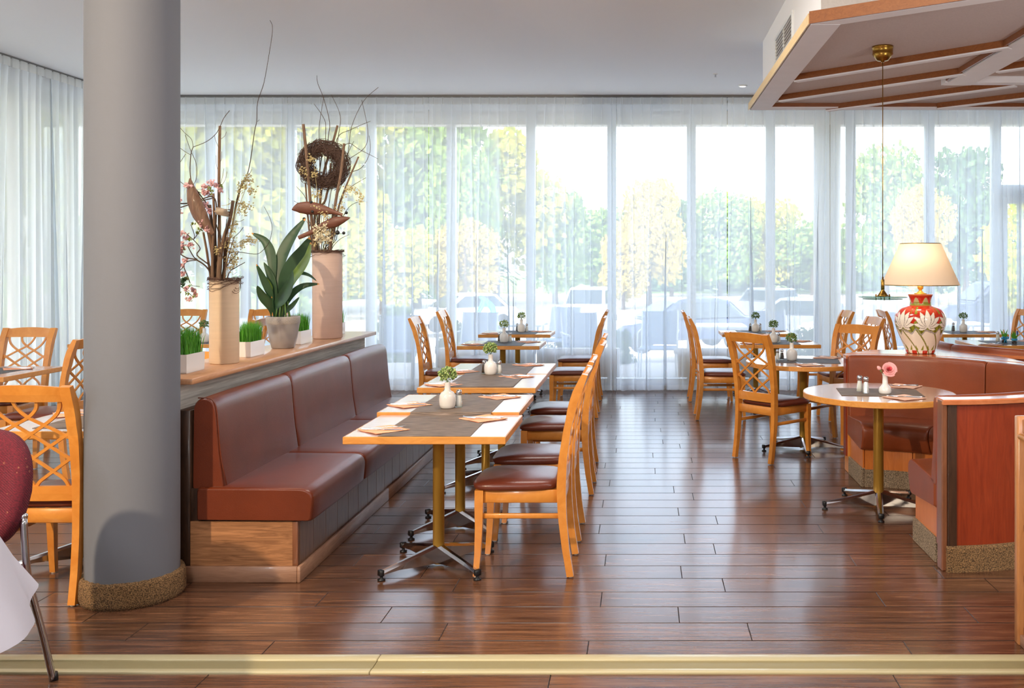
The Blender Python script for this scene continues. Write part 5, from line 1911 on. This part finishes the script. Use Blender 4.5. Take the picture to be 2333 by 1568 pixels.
# ================================================================ LAMPS
pn = thing('pendant_lamp', 'brass pendant lamp with two round glass discs on a thin cord', 'lamp', (1.507, 6.06, 1.335))
Z = ZP - 1.335
obj('canopy', MB().lathe([(.066, Z), (.066, Z - .012), (.063, Z - .014), (.063, Z - .045), (.065, Z - .048), (.036, Z - .088), (.012, Z - .092), (.010, Z - .10), (0, Z - .10)], 36), M['brass_dark'], pn)
obj('cord', MB().tube([(0, 0, Z - .09), (0, 0, .118)], .0028, 8), M['brass_dark'], pn)
obj('socket', MB().lathe([(.005, .124), (.006, .108), (.011, .106), (.011, .045), (.009, .044), (.012, .038), (.030, .012), (.034, .008), (.034, .003), (0, .002)], 28), M['brass_dark'], pn)
obj('cross_bar', MB().box(-.048, .048, -.006, .006, .001, .006, .001, 1).box(-.006, .006, -.048, .048, .001, .006, .001, 1), M['brass_dark'], pn)
obj('glass_disc', MB().lathe([(0, -.0045), (.150, -.0045), (.1525, -.002), (.150, .0005), (0, .0005)], 64, cap=False), M['glass_green'], pn)
obj('glass_disc', MB().lathe([(0, -.0165), (.122, -.0165), (.1245, -.014), (.122, -.0115), (0, -.0115)], 64, cap=False), M['glass_green'], pn)
for k in range(4):
    a = k * PI / 2
    obj('stud', MB().lathe([(.004, -.022), (.004, .010), (.006, .011), (.004, .015), (0, .016)], 12, (.042 * cos(a), .042 * sin(a), 0)), M['brass_dark'], pn)

LX, LY, LZ0 = 2.10, 7.30, .867
tl = thing('table_lamp', 'big table lamp with cream shade on a painted lotus pottery base', 'lamp', (LX, LY, LZ0))
PR = [(.098, .0), (.108, .006), (.115, .03), (.130, .07), (.148, .112), (.166, .155), (.182, .20), (.189, .235), (.190, .262), (.184, .29), (.170, .315), (.145, .337), (.108, .352), (.086, .360), (.079, .372), (.079, .395), (.083, .418), (.0905, .436), (.089, .443), (.055, .444)]
prs = smooth_path([(r, 0, z) for r, z in PR], 12)
NL = 520
mb = MB().lathe([(p.x, p.z) for p in prs], NL, cap=False)
me = mb.mesh('lamp_base', M['pottery'])
RED, CRM, OLV, DOL, BRN, GRY = lin((196, 48, 26)), lin((240, 228, 208)), lin((142, 142, 44)), lin((104, 104, 30)), lin((78, 48, 36)), lin((170, 160, 150))


def petal(dx, dz, cx_, cz, ang, L, w):
    """signed distance-ish: <1 inside a pointed petal that grows from (cx,cz) at angle ang"""
    c, s = cos(ang), sin(ang)
    u = ((dx - cx_) * c + (dz - cz) * s) / L
    v = (-(dx - cx_) * s + (dz - cz) * c) / w
    if u < 0 or u > 1:
        return 9
    return abs(v) / max(.02, math.sin(PI * u ** .8) ** .8)


def paint(x, y, z):
    th = math.atan2(y, x)
    r = math.hypot(x, y)
    col = CRM
    if z > .36:
        f = (th * 7 / (2 * PI)) % 1 - .5
        col = RED
        if z < .425 and z < .375 + .045 * max(0, 1 - (abs(f) / .36) ** 2):
            col = OLV if z < .385 else lin((190, 178, 130))
        if z > .432:
            col = lin((206, 110, 60))
        return col
    # lotus flowers, seven round the pot
    k = 6
    f = ((th + PI / 2 + .52) * k / (2 * PI))
    i = math.floor(f)
    dx = (f - i - .5) * (2 * PI / k) * .185
    dz = z - .222
    dx, dz = dx / 1.28, dz / 1.18
    if z > .20:
        col = RED
    wob = .014 * sin(th * k * 2 + 1) + .008 * sin(th * k * 3)
    if .168 + wob < z < .222 + wob * 1.3:
        col = OLV if sin(th * 31 + z * 60) > -.3 else DOL
    if abs(z - (.168 + wob)) < .007:
        col = GRY
    if z > .30 and abs(dx) > .052 and z < .35:
        col = OLV if sin(th * k * 4) > .2 else col
    best = None
    for a, L, w in ((PI * .5, .105, .021), (PI * .36, .10, .019), (PI * .64, .10, .019), (PI * .22, .095, .019), (PI * .78, .095, .019), (PI * .06, .078, .017), (PI * .94, .078, .017), (-PI * .12, .055, .014), (PI * 1.12, .055, .014)):
        d = petal(dx, dz, 0, -.012, a, L, w)
        if d < 1:
            best = lin((226, 212, 190)) if d < .86 else BRN
            if d < .86:
                best = lin((244, 234, 218))
            if d > .86 and best is not None:
                best = BRN
            return best
    if z <= .165 + wob:
        # slanting stems and curled leaves toward the foot
        g = ((th + z * 4.2 + .2) * 9 / (2 * PI)) % 1 - .5
        if abs(g) < .055:
            return OLV if abs(g) < .035 else BRN
        g2 = ((th + .5) * 9 / (2 * PI)) % 1 - .5
        if z < .085 and z > .028 and abs(g2) < .40 * (1 - (z - .028) / .057) ** .7:
            return OLV if abs(g2) > .16 else CRM
        if z < .026:
            return RED if abs(g2) < .24 else CRM
    return col


ca = me.color_attributes.new('paint', 'FLOAT_COLOR', 'POINT')
buf = []
for v in me.vertices:
    buf += list(paint(*v.co))
ca.data.foreach_set('color', buf)
obj('base', me, None, tl)
obj('stem', MB().lathe([(.045, .444), (.045, .449), (.030, .452), (.022, .458), (.012, .468), (.010, .474), (.018, .482), (.023, .494), (.020, .506), (.010, .512), (.010, .60), (0, .60)], 32), M['brass'], tl)
sh = MB()
sh.lathe([(.287, .512), (.150, .826)], 72, cap=False)
obj('shade', sh, M['shade'], tl)
obj('shade_trim', MB().lathe([(.2865, .510), (.2885, .512), (.2865, .516)], 72, cap=False).lathe([(.1515, .822), (.1525, .826), (.1500, .828)], 72, cap=False), M['brass_dark'], tl)
obj('bulb', MB().lathe([(.012, .60), (.02, .62), (.03, .65), (.026, .68), (0, .695)], 20), M['emit_spot'], tl)
light('table_lamp_bulb', 'POINT', (LX - .05, LY - .06, LZ0 + .71), 2.8, (1.0, .86, .68), shadow_soft_size=.05)

# ================================================================ OUTDOORS
struct('ground', MB().box(-160, 160, 15.5, 400, -1.5, -1.3), M['asphalt'])
struct('ground_patio', MB().box(-60, 40, YB + .15, 15.5, -1.6, -.06).box(-60, XL - .15, -10, YB + .15, -1.6, -.06), M['paving'])
struct('ground_lawn', MB().box(-160, -22, 15.5, 200, -1.42, -1.27).box(-22, 160, 88, 300, -1.42, -1.2), M['lawn'])
rn = random.Random(77)


def foliage(n, rx, ry, rz, s, seed, lumps=9):
    """a crown of leaf tufts gathered in lumps"""
    r_ = random.Random(seed)
    cs = []
    for k in range(lumps):
        u, a = r_.uniform(-.75, .95), r_.uniform(0, 6.28)
        q = math.sqrt(1 - u * u) * .62
        cs.append((Vector((rx * q * cos(a), ry * q * sin(a), rz * u * .66)), r_.uniform(.34, .55)))
    m = MB()
    for k in range(n):
        c, f = r_.choice(cs)
        d = Vector((r_.gauss(0, 1), r_.gauss(0, 1), r_.gauss(0, 1))).normalized() * r_.uniform(.55, 1.0)
        p = c + Vector((d.x * rx, d.y * ry, d.z * rz)) * f
        a = Vector((r_.uniform(-1, 1), r_.uniform(-1, 1), r_.uniform(-1, 1))).normalized()
        b = a.orthogonal().normalized()
        e = a.cross(b)
        w = s * r_.uniform(.6, 1.4)
        m.add([p - b * w, p - e * w * .7, p + b * w, p + e * w * .7], [(0, 1, 2, 3)], False)
    return m


CROWNS = {}


def tree(x, y, z, h, w, mat, label, group=None, var=0, cb=.22):
    """h: full height, w: crown width"""
    t_ = thing('tree', label, 'tree', (x, y, z), rn.uniform(0, 6.28), group)
    key = (mat, var)
    if key not in CROWNS:
        CROWNS[key] = foliage(6000, 1, 1, 1, .055, sum(map(ord, mat)) + var, 12).mesh('crown', M[mat])
    c = obj('crown', CROWNS[key], None, t_, (0, 0, h * (cb + (1 - cb) / 2)), kind='stuff')
    c.scale = (w / 2, w / 2, h * (1 - cb) / 2)
    obj('trunk', MB().tube([(0, 0, -.2), (.03 * h * .2, 0, h * .3), (0, .05, h * .7)], [.022 * h, .016 * h, .006 * h], 8), M['trunk'], t_)
    return t_


def at(px, Y):
    return (px - VX) * Y / FP


def top(py, Y):
    return EYE + (VY - py) * Y / FP


def ptree(px, ptop, Y, wpx, mat, label, group=None, var=0, z=-1.25, cb=.15):
    h = top(ptop, Y) - z
    return tree(at(px, Y), Y, z, h, wpx * Y / FP, mat, label, group, var, cb)


GTR = 'trees beyond the car park'
ptree(330, 120, 44, 420, 'tree_yellow', 'tall yellow-green tree behind curtain and column', GTR, 0, cb=.05)
ptree(560, 170, 50, 420, 'tree_yellow', 'tall yellow-green tree behind the sand vase', GTR, 1, cb=.05)
ptree(760, 120, 56, 400, 'tree_yellow', 'tall yellow-green tree behind the twig wreath', GTR, 2, cb=.05)
ptree(950, 190, 60, 360, 'tree_green', 'tall green tree behind the end of the ledge', GTR, 0, cb=.05)
ptree(1130, 280, 64, 330, 'tree_yellow', 'tall tree with yellowing crown beside the patch of open sky', GTR, 3, cb=.05)
ptree(1050, 330, 54, 200, 'tree_green', 'green tree in front of the yellowing crown', GTR, 1, cb=.05)
ptree(1265, 360, 66, 150, 'tree_green', 'slim green tree where the open sky begins', GTR, 2, cb=.05)
ptree(870, 470, 48, 260, 'tree_yellow', 'low yellow-leaved tree behind the ledge end', GTR, 3, cb=.05)
ptree(1060, 500, 50, 180, 'tree_orange', 'low orange-leaved tree below the yellowing crown', GTR, 2, cb=.05)
ptree(1350, 470, 80, 220, 'tree_green', 'low rounded green tree under the open sky', GTR, 3, cb=.05)
ptree(1480, 400, 62, 190, 'tree_orange', 'golden orange autumn tree under the open sky', GTR, 0, cb=.08)
ptree(1420, 500, 58, 130, 'tree_orange', 'smaller golden tree beside the golden orange autumn tree', GTR, 1, cb=.05)
ptree(1530, 450, 78, 170, 'tree_dark', 'darker green tree behind the golden orange autumn tree', GTR, 0, cb=.05)
ptree(1640, 440, 82, 200, 'tree_green', 'green tree above the parked dark car', GTR, 0, cb=.05)
ptree(1740, 450, 86, 200, 'tree_yellow', 'yellow-green tree above the parked silver car', GTR, 1, cb=.05)
ptree(1850, 470, 84, 190, 'tree_green', 'green tree behind the pale outside column', GTR, 2, cb=.05)
ptree(2020, 330, 70, 230, 'tree_green', 'tall green tree behind the pendant lamp', GTR, 1, cb=.05)
ptree(2200, 320, 66, 230, 'tree_dark', 'tall dark tree behind the cream lampshade', GTR, 1, cb=.05)
ptree(2110, 420, 60, 160, 'tree_orange', 'orange tree peeping beside the cream lampshade', GTR, 2, cb=.05)
ptree(2400, 400, 30, 330, 'tree_lime', 'bright yellow-green tree outside the glass door', GTR, 0, cb=.10)
for lb, p0, p1, Y in (('long dark hedge closing the car park behind the vases', 480, 1180, 76), ('long dark hedge closing the car park behind the aisle', 1200, 2250, 92)):
    x0, x1 = at(p0, Y), at(p1, Y)
    h_ = foliage(5200, 1, 1, 1, .05, int(Y), 60)
    h_.v = [(x * (x1 - x0) / 2, y * 2.0, z * 2.2 + 1.6 + .5 * sin(x * 23)) for x, y, z in h_.v]
    hd = thing('hedge', lb, 'hedge', ((x0 + x1) / 2, Y, -1.25))
    obj('leaves', h_, M['tree_dark'], hd, kind='stuff')
# trees outside the left glazing
for k, (x, y, h, w, mt) in enumerate(((-16, 8, 11, 7, 'tree_yellow'), (-17, 15, 12, 7, 'tree_green'), (-20, 20, 13, 8, 'tree_yellow'), (-15, 24, 12, 7, 'tree_yellow'), (-22, 12, 14, 9, 'tree_yellow'), (-24, 30, 15, 9, 'tree_green'))):
    tree(x, y, -.5, h, w, mt, ['yellow-green tree outside the side glazing, closest', 'green tree outside the side glazing', 'yellow-green tree outside the side glazing, behind the green one', 'yellow-green tree outside the room corner', 'yellow-green tree far outside the side glazing', 'green tree far outside the room corner'][k], 'trees outside the side glazing', k % 4, .06)
# bushes along the patio edge
GB = 'bushes along the patio edge'
for px, pt, Y, wp, mt, lb in ((905, 690, 17, 110, 'tree_dark', 'dark bush at the patio edge behind the bench end'), (1035, 725, 16, 90, 'tree_dark', 'low bush at the patio edge behind the lone table'), (1410, 745, 15.5, 90, 'tree_dark', 'low bush at the patio edge behind the aisle'), (1300, 752, 16, 120, 'tree_dark', 'low bush at the patio edge below the white van'),
                               (660, 668, 18, 150, 'tree_green', 'pale bush at the patio edge behind the leafy plant'), (1850, 740, 16, 120, 'tree_dark', 'low bush at the patio edge below the silver car'), (2160, 735, 16, 140, 'tree_green', 'pale bush at the patio edge behind the lamp base')):
    ptree(px, pt, Y, wp, mt, lb, GB, 1, z=-.4, cb=0)


def car(px, py_top, Y, L, Hc, ang, paint_, label, suv=False):
    zt = top(py_top, Y)
    z0 = zt - Hc
    t_ = thing('car', label, 'car', (at(px, Y), Y, z0), R(ang), 'cars in the car park')
    Wd = 1.78 / 2
    hd = Hc * .56
    if suv:
        body = [(-.5, .20), (-.5, .48), (-.48, .60), (.20, .60), (.44, .54), (.5, .44), (.5, .20)]
        cab = [(-.47, .60), (-.42, .97), (-.36, 1.0), (.02, 1.0), (.06, .98), (.21, .60)]
    else:
        body = [(-.5, .22), (-.5, .50), (-.46, .62), (-.30, .62), (.20, .60), (.44, .52), (.5, .42), (.5, .22)]
        cab = [(-.40, .62), (-.28, .96), (-.20, 1.0), (.0, 1.0), (.06, .97), (.24, .60)]
    m = MB()

    def shell(pts, w0, taper, seg=((-1, .92), (-.93, 1), (.93, 1), (1, .92))):
        cxx = sum(p[0] for p in pts) / len(pts)
        czz = sum(p[1] for p in pts) / len(pts)
        rings = []
        for f, s in seg:
            rings.append([((cxx + (x - cxx) * s) * L, f * w0 * (1 - taper * max(0, (z - pts[0][1]) / (pts[2][1] - pts[0][1] + 1e-6))), (czz + (z - czz) * s) * Hc) for x, z in pts])
        return MB().loft(rings)
    obj('body', shell(body, Wd, .03), M[paint_], t_)
    obj('roof', shell(cab, Wd * .96, .14), M[paint_], t_)
    # glass: windscreen, rear window and side windows laid on the cabin
    g = MB()
    c0, c1 = Vector((cab[-1][0], 0, cab[-1][1])), Vector((cab[-2][0], 0, cab[-2][1]))
    r0, r1 = Vector((cab[0][0], 0, cab[0][1])), Vector((cab[1][0], 0, cab[1][1]))
    for a, b in ((c0, c1), (r0, r1)):
        s = .012 if a is c0 else -.012
        A, Bq = a.lerp(b, .10), a.lerp(b, .92)
        g.add([((A.x + s) * L, -Wd * .84, A.z * Hc), ((A.x + s) * L, Wd * .84, A.z * Hc), ((Bq.x + s) * L, Wd * .74, Bq.z * Hc), ((Bq.x + s) * L, -Wd * .74, Bq.z * Hc)], [(0, 1, 2, 3)])
    obj('window', g, M['car_glass'], t_, label='windscreen and rear glass')
    for s in (-1, 1):
        g = MB()
        pts = [(cab[0][0] + .05, .64), (cab[1][0] + .03, .93), (cab[-2][0] - .02, .93), (cab[-1][0] - .06, .63)]
        g.add([(x * L, s * Wd * (.975 if z < .8 else .875), z * Hc) for x, z in pts], [(0, 1, 2, 3)])
        obj('window', g, M['car_glass'], t_)
        for xx in (-.32, .32):
            w = MB()
            R_ = .32
            w.lathe([(.10, -.11), (R_ * .9, -.11), (R_, -.08), (R_, .08), (R_ * .9, .11), (.10, .11)], 20)
            w.v = [(a + xx * L, s * (Wd - .08) + c, b + R_) for a, b, c in w.v]
            obj('wheel', w, M['tyre'], t_)
        obj('tail_light', MB().box(-L * .503, -L * .485, s * Wd * .72 - .12, s * Wd * .72 + .12, Hc * .46, Hc * .56, .02, 1), M['tail'], t_)
        obj('headlight', MB().box(L * .465, L * .497, s * Wd * .70 - .14, s * Wd * .70 + .14, Hc * .42, Hc * .50, .02, 1), M['car_white'], t_)
    obj('bumper', MB().box(-L * .51, -L * .48, -Wd * .9, Wd * .9, Hc * .20, Hc * .32, .03, 1).box(L * .48, L * .51, -Wd * .9, Wd * .9, Hc * .18, Hc * .30, .03, 1), M[paint_], t_)
    return t_


car(1050, 668, 38, 4.3, 1.45, 215, 'car_white', 'white parked car behind the lone table, half turned')
car(1340, 655, 40, 4.6, 1.75, 262, 'car_white', 'white parked van facing us behind the aisle chairs', True)
car(1545, 678, 27, 4.3, 1.45, 200, 'car_blue', 'dark blue parked car behind the twin chairs')
car(1735, 655, 50, 4.5, 1.70, 120, 'car_silver', 'silver parked car with its back turned to us', True)
car(1810, 676, 32, 4.2, 1.45, 150, 'car_silver', 'grey parked car in front of the silver car')
car(2000, 682, 27, 4.3, 1.45, 165, 'car_white', 'white parked car behind the pendant lamp')
car(2260, 640, 33, 4.6, 1.75, 185, 'car_blue', 'dark blue parked car behind the cream lampshade', True)
car(2420, 665, 24, 4.4, 1.5, 90, 'car_blue', 'dark car outside the glass door')


def patio_chair(x, y, a, label):
    t_ = thing('patio_chair', label, 'chair', (x, y, -.06), R(a), 'patio chairs outside the glazing')
    obj('seat', MB().box(-.24, .24, -.24, .24, .42, .445, .008, 1), M['sling'], t_)
    m = MB()
    m.grid(lambda u, v: (-.24 + .48 * u, -.24 - .10 * v, .46 + .46 * v), 2, 4)
    m.grid(lambda u, v: (-.24 + .48 * u, -.25 - .10 * v, .46 + .46 * v), 2, 4)
    obj('backrest', m, M['sling'], t_)
    for s in (-1, 1):
        obj('side_frame', MB().tube([(s * .26, .25, 0), (s * .25, .22, .43), (s * .25, -.24, .44), (s * .25, -.35, .93)], .012, 8), M['frame'], t_)
        obj('leg', MB().tube([(s * .27, -.28, 0), (s * .25, -.2, .43)], .012, 8), M['frame'], t_)
        obj('armrest', MB().tube([(s * .27, .24, .43), (s * .27, .22, .65), (s * .27, -.28, .66)], .012, 8), M['frame'], t_)


for px, Y, a, lb in ((905, 12.9, 20, 'pale patio chair outside, right behind the bench end'), (1075, 13.0, 170, 'pale patio chair outside behind the lone table'), (1268, 14.6, 160, 'pale patio chair outside beside the two last vases'), (1335, 12.9, 200, 'pale patio chair outside behind the last aisle-side chair'),
                     (1500, 13.3, 175, 'pale patio chair outside where the aisle meets the curtain'), (1760, 13.4, 185, 'pale patio chair outside behind the vases across the aisle'), (2075, 13.0, 175, 'pale patio chair outside behind the lamp'), (600, 13.6, 170, 'pale patio chair outside behind the leafy plant'), (745, 13.2, 10, 'pale patio chair outside behind the rose-beige vase')):
    patio_chair(at(px, Y), Y, a, lb)
for px, Y, lb in ((1175, 14.0, 'pale patio table outside behind the two last vases'), (1630, 13.6, 'pale patio table outside behind the twin chairs'), (2180, 14.0, 'pale patio table outside behind the lamp')):
    t_ = thing('patio_table', lb, 'table', (at(px, Y), Y, -.06), 0, 'patio tables outside the glazing')
    obj('tabletop', MB().box(-.42, .42, -.42, .42, .70, .73, .01, 2), M['frame'], t_)
    for s in (-1, 1):
        for q in (-1, 1):
            obj('leg', MB().tube([(s * .38, q * .38, 0), (s * .36, q * .36, .70)], .018, 8), M['frame'], t_)

# a person in a teal jacket bending beside the white car
pp = W(1126, 670, 36)
me = bpy.data.meshes.new('person')
J = [(0, 0, .92), (.10, 0, .48), (.06, 0, .05), (.16, 0, .02), (-.02, .14, .48), (-.10, .16, .05), (0.0, .16, .02), (.20, 0, 1.16), (.38, 0, 1.34), (.46, 0, 1.40), (.56, 0, 1.46), (.40, .18, 1.26), (.50, .24, 1.0), (.62, .22, .82), (.40, -.18, 1.26), (.50, -.24, 1.0), (.62, -.22, .82), (0.02, -.10, .90), (0.02, .10, .90)]
E = [(0, 17), (17, 1), (1, 2), (2, 3), (0, 18), (18, 4), (4, 5), (5, 6), (0, 7), (7, 8), (8, 9), (9, 10), (8, 11), (11, 12), (12, 13), (8, 14), (14, 15), (15, 16)]
RS = [.14, .075, .05, .045, .075, .05, .045, .145, .14, .06, .10, .065, .045, .035, .065, .045, .035, .10, .10]
me.from_pydata(J, [], [])
me.from_pydata([], E, []) if False else None
me.clear_geometry()
me.from_pydata(J, E, [])
po = bpy.data.objects.new('person', me)
C.objects.link(po)
sm_ = po.modifiers.new('skin', 'SKIN')
po.modifiers.new('sub', 'SUBSURF').levels = 1
for i, v in enumerate(me.skin_vertices[0].data):
    v.radius = (RS[i], RS[i])
    v.use_root = (i == 0)
me.materials.append(M['teal'])
po.location = (pp.x, 36, top(672, 36) - 1.5)
po.rotation_euler = (0, 0, R(200))
tag(po, 'person in a teal jacket bending forward beside the white car', 'person')
